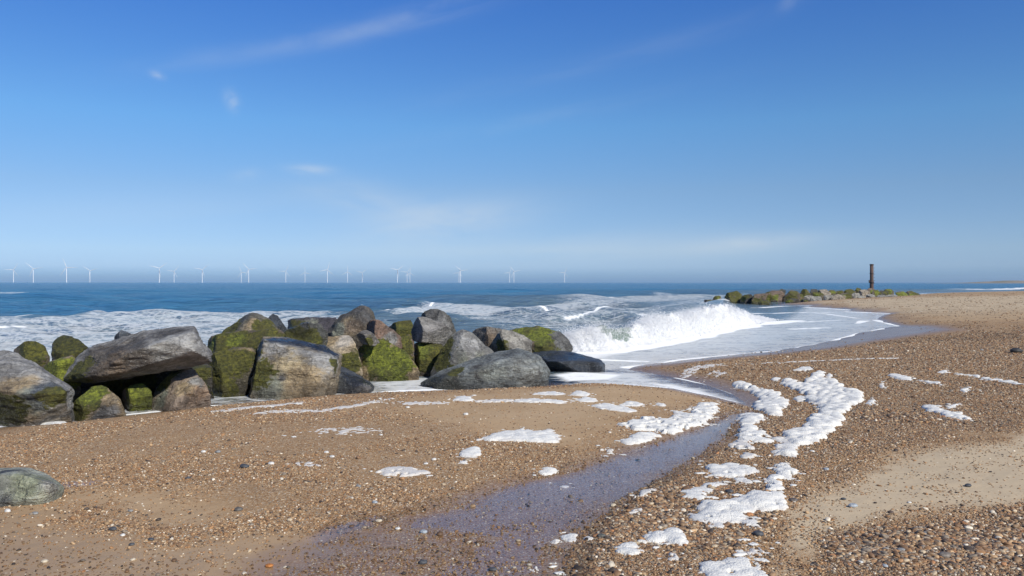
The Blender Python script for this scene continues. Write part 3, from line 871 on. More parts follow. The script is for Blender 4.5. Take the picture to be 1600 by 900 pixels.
rock('boulder with bright green weed on one half and bare dark rock on the other', [(793, 515), (810, 513), (826, 515), (842, 509), (858, 512), (876, 519), (888, 530), (897, 543), (890, 552), (835, 552), (800, 545)], 20.6, 1.5, (.13, .13, .12),
     [(815, 518, 26, 'bright'), (842, 518, 26, 'bright'), (852, 528, 16, 'bright'), (845, 538, 22, 'moss'), (880, 530, 24, (.15, .155, .155)), (830, 540, 14, BROWN)], lean=.4)
rock('long blue grey boulder with a dark notch sitting at the sand edge',
     [(655, 598), (672, 588), (690, 579), (720, 567), (748, 558), (780, 549), (808, 544), (830, 549), (845, 558), (859, 573), (859, 588), (830, 598), (780, 604), (738, 607), (690, 604)], 15.9, 1.5, BLUEG,
     [(790, 560, 40, (.24, .265, .265)), (830, 575, 34, (.27, .29, .28)), (745, 570, 10, DGREY), (690, 592, 30, (.08, .09, .075)), (710, 580, 18, 'moss'), (675, 598, 24, 'wet'), (800, 548, 30, (.15, .17, .175)), (845, 583, 5, DGREY), (745, 588, 6, DGREY), (770, 580, 24, (.26, .285, .265))],
     front=[(700, 588, .1), (745, 575, .0), (800, 560, .08), (838, 568, .15), (740, 604, -.1), (800, 600, -.05), (690, 602, .05)], lean=.5, p=110, chips=8, rough=.9, sub=6)
rock('flat wet black slab awash with surf beside the blue grey boulder', [(830, 550), (860, 547), (890, 549), (912, 554), (940, 562), (947, 568), (940, 574), (900, 575), (866, 575), (845, 568)], 18.9, 1.7, SLATE,
     [(880, 553, 40, 'wet')], wet=.55, p=110, chips=4, front=[(860, 566, .1), (900, 566, 0), (938, 568, .1), (870, 573, .0), (935, 573, .05)], lean=.9, rough=.8)
rock('lone grey green boulder half buried in the sand at the picture edge', [(-60, 742), (-20, 733), (20, 731), (52, 732), (78, 741), (92, 753), (103, 762), (80, 768), (40, 773), (0, 779), (-60, 788)], 6.45, .75, (.37, .39, .33),
     [(50, 748, 40, (.33, .36, .25)), (10, 733, 16, SLATE), (80, 755, 20, (.40, .40, .36)), (10, 776, 16, (.18, .19, .18))], p=60, chips=5, rough=.7, group='stones lying on the open sand', lean=.2, tide=False,
     front=[(-20, 745, .1), (50, 742, .1), (85, 757, .1), (0, 775, 0), (60, 768, .02)])
rock('dark grey stone lying at the water edge below the shaded olive boulder', [(316, 641), (320, 636), (330, 634), (340, 637), (341, 642), (330, 644)], 13.25, .22, DGREY, [], sub=4, down=False, group='stones lying on the open sand', chips=3)

rock('filler boulder coloured dark for the shade behind the long overhanging slab', [(96, 598), (130, 575), (160, 560), (230, 545), (300, 545), (330, 560), (335, 610), (320, 632), (150, 640), (98, 632)], 14.4, 1.0, (.07, .065, .055), [(200, 600, 50, 'moss'), (300, 590, 40, 'moss')], wet=.3)  # added to close the gap; the gap's black shade is put into its colour
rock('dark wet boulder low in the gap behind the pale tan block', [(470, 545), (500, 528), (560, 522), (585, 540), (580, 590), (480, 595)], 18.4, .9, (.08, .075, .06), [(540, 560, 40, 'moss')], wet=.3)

# far groyne
def far_rock(x0, x1, yt, yb, kind, dd, label):
    r3 = np.random.default_rng(int(x0 * 13 + yt * 7) % 99991)
    colr, mossy = {'dark': ((.06, .06, .052), .3), 'green': ((.12, .105, .075), .75), 'brown': ((.17, .125, .095), .45), 'grey': ((.30, .295, .27), 0), 'tan': ((.34, .30, .24), 0), 'bright': ((.14, .13, .08), 1.5)}[kind]
    x0, x1, yt = x0 - (x1 - x0) * .07, x1 + (x1 - x0) * .07, yt - .3
    w_, h_ = x1 - x0, yb - yt
    a = np.linspace(0, 2 * math.pi, 7)[:-1] + r3.uniform(-.4, .4, 6)
    pw = r3.uniform(.82, 1.08, 6)
    ol = [((x0 + x1) / 2 + math.cos(q) * w_ / 2 * (k if abs(math.cos(q)) < .7 else 1), (yt + yb) / 2 - math.sin(q) * h_ / 2 * k * (1.0 if math.sin(q) > 0 else 1.1)) for q, k in zip(a, pw)]
    bl = []
    if mossy > 0:
        for _ in range(int(2 + mossy * 3)):
            bl.append((r3.uniform(x0, x1), r3.uniform(yt, yb), w_ * r3.uniform(.18, .36), 'bright' if mossy > 1.2 or r3.random() < .22 * mossy else 'moss'))
    rock(label, ol, dd, w_ / F * dd * .9, colr, bl, sub=4, seed=int(x0 * 3 + yt) % 991, p=110, chips=12, group='boulders of the far rock groyne', rough=1.3)


FARR = [(1100, 1115, 467.5, 471.5, 'dark', 84, 'low dark stone at the seaward tip of the far groyne, awash'),
        (1114, 1128, 461, 472, 'green', 84, 'round green boulder standing apart near the far groyne tip'),
        (1133, 1160, 454.5, 472, 'dark', 84, 'tall dark boulder with green flank, first peak of the far groyne'), (1140, 1156, 462, 473, 'green', 81, 'green boulder leaning on the first dark peak of the far groyne'),
        (1157, 1181, 459, 476, 'dark', 80, 'dark boulder between the first peak and the biggest brown boulder, far groyne'), (1174, 1206, 452, 476, 'brown', 79, 'biggest brown green boulder of the far groyne beside the sand patch'),
        (1196, 1226, 452, 468, 'brown', 88, 'brown boulder tucked behind the sand patch on the far groyne'), (1215, 1228, 451, 460, 'dark', 94, 'small dark boulder behind the crest just landward of the sand patch, far groyne'), (1225, 1252, 453, 473, 'green', 88, 'broad green boulder landward of the sand patch, waterline of far groyne'), (1228, 1250, 466, 474, 'dark', 80, 'low dark wet stone beside the sand patch at the far groyne waterline'), (1185, 1207, 469, 476.5, 'dark', 76, 'low black stone in front of the biggest brown far groyne boulder'),
        (1250, 1267, 466, 473.5, 'dark', 82, 'low dark wet stone, second landward of the far groyne sand patch'), (1250, 1267, 451, 463, 'green', 97, 'green crest boulder before the pair of small dark crest stones, far groyne'), (1266, 1278, 450.5, 460, 'dark', 99, 'small dark pointed crest stone beside the pale tan crest boulder'), (1277, 1298, 450.5, 462, 'tan', 99, 'pale tan boulder on the crest of the far groyne'),
        (1255, 1272, 460.5, 468, 'grey', 89, 'bare grey boulder low on the far groyne past the dark wet stones'), (1265, 1289, 462, 471, 'grey', 86, 'wide flat grey green boulder below the pale tan crest boulder'), (1293, 1307, 452.5, 461, 'green', 101, 'small green crest stone landward of the pale tan crest boulder'), (1287, 1304, 460.5, 468.5, 'grey', 91, 'light grey boulder beside the flat pale tan one on the far groyne'),
        (1299, 1322, 459.5, 468.5, 'tan', 90, 'flat pale tan boulder low on the beach side of the far groyne'), (1305, 1318, 453.5, 460, 'brown', 102, 'low brown crest stone between two green ones on the far groyne'), (1313, 1331, 456.5, 467, 'green', 95, 'dark green boulder landward of the flat pale tan one, far groyne'), (1319, 1337, 450.5, 460, 'green', 103, 'mossy crest boulder two places seaward of the rusty post'),
        (1335, 1348, 448.8, 460, 'brown', 104, 'brown crest boulder just seaward of the tan boulder by the post'), (1331, 1344, 456.5, 465, 'grey', 98, 'grey boulder in the lower row seaward of the rusty post'), (1342, 1359, 450.5, 463, 'tan', 102, 'pale tan boulder beside the rusty post'), (1355, 1368, 448.5, 459, 'brown', 106.5, 'brown boulder at the foot of the rusty post'),
        (1353, 1367, 458.5, 465.5, 'grey', 99, 'pale grey boulder in the lower row right below the rusty post'), (1361, 1374, 452, 463, 'green', 103, 'green boulder touching the landward side of the rusty post'), (1371, 1388, 453, 462.5, 'dark', 104, 'dark green boulder second landward of the rusty post'), (1381, 1398, 450, 461.5, 'bright', 107, 'bright green rounded boulder landward of the rusty post'),
        (1399, 1418, 454.5, 462, 'bright', 106, 'yellow green low boulder near the landward end of the far groyne'), (1414, 1432, 453.8, 462, 'green', 108, 'last green boulder where the far groyne meets the beach'), (1428, 1438, 457.5, 462, 'dark', 109, 'small dark stone at the landward end of the far groyne'),
        (1370, 1384, 460, 465, 'grey', 97, 'low grey stone on the beach side landward of the post'), (1385, 1402, 459.5, 464, 'grey', 98, 'lowest grey stone on the beach side below the yellow green boulder'), (1340, 1352, 461, 466, 'grey', 95, 'small grey stone at the sand edge seaward of the post'), (1273, 1287, 456, 464, 'green', 94, 'green boulder behind the wide flat grey green one, far groyne'), (1240, 1256, 458, 468, 'brown', 89, 'brown boulder behind the dark wet stones, middle of far groyne')]
for fr_ in FARR:
    far_rock(*fr_)

# ------------------------------------------------------------------ breaking wave
m_wfoam, t = new_mat('breaking_foam')
oc = t.n('ShaderNodeNewGeometry').outputs['Position']
na = t.noise(oc, 3.5, 7, .68, .4)
nb = t.noise(oc, 22.0, 5, .7)
gn = t.attr('green').outputs['Fac']
fbp = t.n('ShaderNodeBump', None, Strength=.8, Distance=.12, Height=t.m('ADD', na.outputs[0], t.m('MULTIPLY', nb.outputs[0], .5)))
gf = t.ss(t.m('ADD', gn, t.m('MULTIPLY', t.m('SUBTRACT', na.outputs[0], .5), 1.3)), .45, .75)
colw = t.mix(gf, (.77, .78, .78), (.22, .28, .24))
wp = t.n('ShaderNodeBsdfPrincipled', None, Base_Color=colw, Roughness=.75, Normal=fbp)
wp.inputs['Subsurface Weight'].default_value = .12
wp.inputs['Subsurface Radius'].default_value = (.12, .12, .12)
t.n('ShaderNodeOutputMaterial', None, Surface=wp)

TOE = [(868, 551), (890, 550.5), (930, 549), (965, 546), (1000, 541), (1040, 534), (1080, 526), (1120, 517), (1160, 509), (1200, 503), (1232, 500)]
TOP = [(868, 534), (890, 522), (905, 519), (920, 513), (945, 509), (962, 500), (985, 509), (1015, 508), (1040, 495), (1065, 487), (1090, 486), (1115, 481), (1135, 475), (1150, 472), (1170, 478), (1190, 488), (1210, 494), (1232, 499)]
ns, nt = 620, 84
xs = np.linspace(868, 1232, ns)
ty = np.interp(xs, [q[0] for q in TOE], [q[1] for q in TOE])
py_ = np.interp(xs, [q[0] for q in TOP], [q[1] for q in TOP])
B = np.array([at(x, y, SEA) for x, y in zip(xs, ty)])
S_, T_ = np.meshgrid(np.arange(ns), np.linspace(0, 1, nt), indexing='ij')
dirn = np.gradient(B, axis=0); dirn /= np.linalg.norm(dirn, axis=1)[:, None]
nrm = np.stack([-dirn[:, 1], dirn[:, 0]], -1)            # away from the shore
sl = np.arange(ns) * .035
B = B + nrm * (.28 * fbm(xyz(sl * .55, sl * 0), 3, 191) + .16 * fbm(xyz(sl * 2.4, sl * 0), 3, 193) - .05)[:, None]
wid = 2.0
crest_d = B[:, 1] + nrm[:, 1] * wid * .40
Hc = (CAM_Z - (py_ - HY) / F * crest_d) - SEA
Hc = np.maximum(Hc * .84, .02)
tt = T_
prof = np.where(tt < .40, (.35 * tt / .4 + .65 * sstep(tt, .0, .40)), 1 - .9 * sstep(tt, .40, 1.0))
X = B[S_, 0] + nrm[S_, 0] * tt * wid
Y = B[S_, 1] + nrm[S_, 1] * tt * wid
Z = SEA - .03 + Hc[S_] * prof
V = np.stack([X.ravel(), Y.ravel(), Z.ravel()], -1)
env = (Hc[S_] * np.sin(np.clip(tt, 0, 1) * math.pi) ** .5).ravel()
bil = np.abs(fbm(V * 1.6, 4, 201)) * 2 - .5
bil2 = fbm(V * 4.5, 4, 203)
bil3 = fbm(V * 13, 3, 205)
V[:, 2] += env * (.22 * bil + .20 * bil2 + .10 * bil3)
off = env * (.22 * fbm(V * 2.0 + 9, 4, 207) + .12 * fbm(V * 8, 3, 209))
V[:, 0] -= nrm[S_.ravel(), 0] * off
V[:, 1] -= nrm[S_.ravel(), 1] * off
gx = np.interp(xs, [868, 930, 955, 972, 1000, 1025, 1060, 1232], [0, .1, .45, .85, .8, .25, 0, 0])
green = (gx[S_] * sstep(tt, .10, .22)).ravel() + .55 * sstep(tt, .6, .95).ravel()
wave = bpy.data.objects.new('breaking_wave', None)
wave.location = (float(B[ns // 2, 0]), float(B[ns // 2, 1]), SEA)
COL.objects.link(wave)
tag(wave, 'white breaking wave crashing in towards the shore between the two groynes', 'wave')


def child(o, par):
    o.parent = par
    o.matrix_parent_inverse = Matrix.Translation(-Vector(par.location))
    return o


child(mesh_np('wave_crest', V, grid_faces(ns, nt), m_wfoam, dict(green=green)), wave)


def scatter(name, Pn, scl, rot, col, mat, sub=2, noise=.35):
    """one object of many small pieces: points carrying a pebble shaped instance each"""
    me = bpy.data.meshes.new(name)
    me.vertices.add(len(Pn))
    me.vertices.foreach_set('co', np.asarray(Pn, np.float32).ravel())
    for an, av, ty_ in (('scl', scl, 'FLOAT_VECTOR'), ('rot', rot, 'FLOAT_VECTOR'), ('pcol', col, 'FLOAT_COLOR')):
        a = me.attributes.new(an, ty_, 'POINT')
        a.data.foreach_set('color' if ty_ == 'FLOAT_COLOR' else 'vector', np.asarray(av, np.float32).ravel())
    me.materials.append(mat)
    o = bpy.data.objects.new(name, me)
    COL.objects.link(o)
    ng = bpy.data.node_groups.new(name + '_nodes', 'GeometryNodeTree')
    ng.interface.new_socket('Geometry', in_out='INPUT', socket_type='NodeSocketGeometry')
    ng.interface.new_socket('Geometry', in_out='OUTPUT', socket_type='NodeSocketGeometry')
    N, L = ng.nodes, ng.links
    gi, go = N.new('NodeGroupInput'), N.new('NodeGroupOutput')
    ic = N.new('GeometryNodeMeshIcoSphere'); ic.inputs['Radius'].default_value = .5; ic.inputs['Subdivisions'].default_value = sub
    sp_ = N.new('GeometryNodeSetPosition')
    nz = N.new('ShaderNodeTexNoise'); nz.inputs['Scale'].default_value = 2.2; nz.inputs['Detail'].default_value = 1
    vm = N.new('ShaderNodeVectorMath'); vm.operation = 'SUBTRACT'; vm.inputs[1].default_value = (.5, .5, .5)
    vs = N.new('ShaderNodeVectorMath'); vs.operation = 'SCALE'; vs.inputs['Scale'].default_value = noise
    L.new(nz.outputs['Color'], vm.inputs[0]); L.new(vm.outputs[0], vs.inputs[0])
    L.new(ic.outputs[0], sp_.inputs['Geometry']); L.new(vs.outputs[0], sp_.inputs['Offset'])
    ssm = N.new('GeometryNodeSetShadeSmooth'); L.new(sp_.outputs[0], ssm.inputs[0])
    sm_ = N.new('GeometryNodeSetMaterial'); sm_.inputs['Material'].default_value = mat
    L.new(ssm.outputs[0], sm_.inputs['Geometry'])
    ip = N.new('GeometryNodeInstanceOnPoints')
    L.new(gi.outputs[0], ip.inputs['Points']); L.new(sm_.outputs[0], ip.inputs['Instance'])
    na_ = N.new('GeometryNodeInputNamedAttribute'); na_.data_type = 'FLOAT_VECTOR'; na_.inputs[0].default_value = 'rot'
    er = N.new('FunctionNodeEulerToRotation'); L.new(na_.outputs[0], er.inputs[0]); L.new(er.outputs[0], ip.inputs['Rotation'])
    nb_ = N.new('GeometryNodeInputNamedAttribute'); nb_.data_type = 'FLOAT_VECTOR'; nb_.inputs[0].default_value = 'scl'
    L.new(nb_.outputs[0], ip.inputs['Scale'])
    L.new(ip.outputs[0], go.inputs[0])
    md = o.modifiers.new('scatter', 'NODES'); md.node_group = ng
    return o


m_spray, t = new_mat('spray')
sp1 = t.n('ShaderNodeBsdfPrincipled', None, Base_Color=(.80, .81, .82, 1), Roughness=.6)
t.n('ShaderNodeOutputMaterial', None, Surface=sp1)
n = 90000
pk = np.clip(Hc / Hc.max(), 0, 1) ** 1.3 + .12
pk[:130] *= 1.1
pk *= 1 - .9 * np.exp(-((xs - 982) / 30) ** 2)
clus = .35 + np.clip(fbm(xyz(np.linspace(0, 30, ns), np.zeros(ns)), 3, 301) + .4, 0, 2) * 1.2
pi_ = rng.choice(ns, n, p=(pk * clus) / (pk * clus).sum())
tt = np.clip(rng.normal(.38, .17, n), -.1, .95)
fp = np.where(tt < .40, sstep(tt, -.06, .40) ** .8, 1 - .9 * sstep(tt, .40, 1.0))
hg = rng.exponential(1.0, n)
lift = Hc[pi_] * .11 * hg * clus[pi_]
spos_ = np.stack([B[pi_, 0] + nrm[pi_, 0] * tt * wid + rng.normal(0, .1, n), B[pi_, 1] + nrm[pi_, 1] * tt * wid, SEA + Hc[pi_] * fp * rng.uniform(.7, 1.1, n) + lift], -1)
ssz = rng.lognormal(math.log(.0115), .5, n) * np.clip(spos_[:, 1] / 30, .8, 1.5) / (1 + .25 * hg)
spray = scatter('spray', spos_, np.repeat(ssz[:, None], 3, 1), np.zeros((n, 3)), np.ones((n, 4)), m_spray, 1, 0)
tag(spray, kind='stuff')
child(spray, wave)

# ------------------------------------------------------------------ foam left on the beach
m_foam, t = new_mat('sea_foam')
oc = t.n('ShaderNodeNewGeometry').outputs['Position']
na = t.noise(oc, 28.0, 5, .65)
nb = t.noise(oc, 130.0, 4, .7)
vb = t.n('ShaderNodeTexVoronoi', None, Vector=oc, Scale=70.0)
thin = t.attr('thin').outputs['Fac']
hb = t.m('ADD', t.m('MULTIPLY', na.outputs[0], .010), t.m('MULTIPLY', nb.outputs[0], .004))
hb = t.m('ADD', hb, t.m('MULTIPLY', vb.outputs[0], -.006))
fbp = t.n('ShaderNodeBump', None, Strength=.8, Distance=1.0, Height=hb)
fcol = t.mix(t.m('MULTIPLY', t.ss(nb.outputs[0], .5, .75), .35), (.75, .735, .68), (.55, .52, .46))
fcol = t.mix(t.m('MULTIPLY', thin, .75), fcol, (.56, .51, .46))
fp_ = t.n('ShaderNodeBsdfPrincipled', None, Base_Color=fcol, Roughness=.7, Normal=fbp)
fp_.inputs['Subsurface Weight'].default_value = .45
fp_.inputs['Subsurface Radius'].default_value = (.02, .02, .02)
t.n('ShaderNodeOutputMaterial', None, Surface=fp_)


def foam_patch(poly_px, h, label, blob=.10, lace=.25, group='sea foam patches left on the beach', seed=1, flat=False):
    poly = gpoly(poly_px)
    d = poly[:, 1].mean()
    g_ = float(np.clip(d * .0016, .007, .03))
    lo, hi = poly.min(0) - blob, poly.max(0) + blob
    nx, ny = int((hi[0] - lo[0]) / g_) + 2, int((hi[1] - lo[1]) / (g_ * 1.25)) + 2
    X, Y = np.meshgrid(np.linspace(lo[0], hi[0], nx), np.linspace(lo[1], hi[1], ny))
    Q = np.stack([X.ravel(), Y.ravel()], -1)
    wb = fbm(xyz(Q[:, 0] * 9, Q[:, 1] * 6, seed), 3, seed) * blob * .8 + fbm(xyz(Q[:, 0] * 34, Q[:, 1] * 24, seed), 3, seed + 3) * blob * .35
    sd = sdist(Q, poly) + wb
    wfull = max(sd.max(), .01)
    H = h * .16 * sstep(sd, 0, min(blob, wfull)) if not flat else h * .8 * sstep(sd, 0, blob * .5)
    r3 = np.random.default_rng(seed + 50)
    Hg = H.reshape(ny, nx)
    sg = sd.reshape(ny, nx)
    area = (sd > 0).sum() * g_ * g_ * 1.25
    idx = np.flatnonzero(sd > 0)
    nbk = int(min(900, area / (blob * blob) * (5.0 if not flat else 2.0))) + 2
    if len(idx):
        for i in r3.choice(idx, nbk):
            rr_ = min(blob * r3.uniform(.35, 1.0), sd[i] * .9 + blob * .22)
            hh_ = .72 * h * r3.uniform(.4, 1.0) * (.35 + .65 * min(1, sd[i] / (blob * .8))) * (rr_ / blob) ** .5
            cx, cy = Q[i]
            dx = (X[0] - cx) / rr_
            dy = (Y[:, 0] - cy) / rr_
            ix = np.flatnonzero(np.abs(dx) < 1); iy = np.flatnonzero(np.abs(dy) < 1)
            if not len(ix) or not len(iy):
                continue
            q2 = 1 - (dx[ix][None, :] ** 2 + dy[iy][:, None] ** 2)
            cap = hh_ * np.sqrt(np.maximum(q2, 0)) ** .9
            sl = np.ix_(iy, ix)
            Hg[sl] = np.maximum(Hg[sl], cap + Hg[sl] * .12 * (q2 > 0))
    Hv = Hg.ravel()
    fine = fbm(xyz(Q[:, 0] * 40, Q[:, 1] * 40, seed * 3), 3, seed + 9)
    Hv = Hv * (1 + .05 * fine)
    hf = 1.7 if flat else 1.0
    hole = fbm(xyz(Q[:, 0] * 22 * hf, Q[:, 1] * 13 * hf, seed * 5), 4, seed + 19) * .5 + .5
    ok = (Hv > h * .06) & ~((hole < lace * (.98 if flat else 1.25)) & (Hv < h * (9 if flat else .55)))
    z = zground(Q) + np.where(Hv > h * .1, Hv, -.004) + .002
    fc = grid_faces(ny, nx)
    k = ok[fc].sum(1) >= 3
    fc = fc[k]
    if not len(fc):
        return None
    # one patch is one connected piece: keep the largest
    lab_ = np.arange(len(Q))
    while True:
        m_ = lab_[fc].min(1)
        new_ = lab_.copy()
        for c_ in range(4):
            np.minimum.at(new_, fc[:, c_], m_)
        new_ = new_[new_]
        if (new_ == lab_).all():
            break
        lab_ = new_
    fl_ = lab_[fc[:, 0]]
    fc = fc[fl_ == np.bincount(fl_).argmax()]
    used = np.unique(fc)
    mp_ = np.zeros(len(Q), int); mp_[used] = np.arange(len(used))
    cnt = np.bincount(fc.ravel(), minlength=len(Q))
    z = np.where((cnt > 0) & (cnt < 4), np.minimum(z, zground(Q) - .003), z)
    V_ = np.column_stack([Q, z])[used]
    th = sstep(Hv, h * .4, h * .08)[used] * .6
    if flat: th = th * 0 + np.clip(.55 + .9 * hole[used] - .3, .2, 1)
    lc = (float(V_[:, 0].mean()), float(V_[:, 1].mean()), float(V_[:, 2].min()))
    o = mesh_np('foam_patch', V_, mp_[fc], m_foam, dict(thin=th), True, None, lc)
    return tag(o, label, 'foam', group)


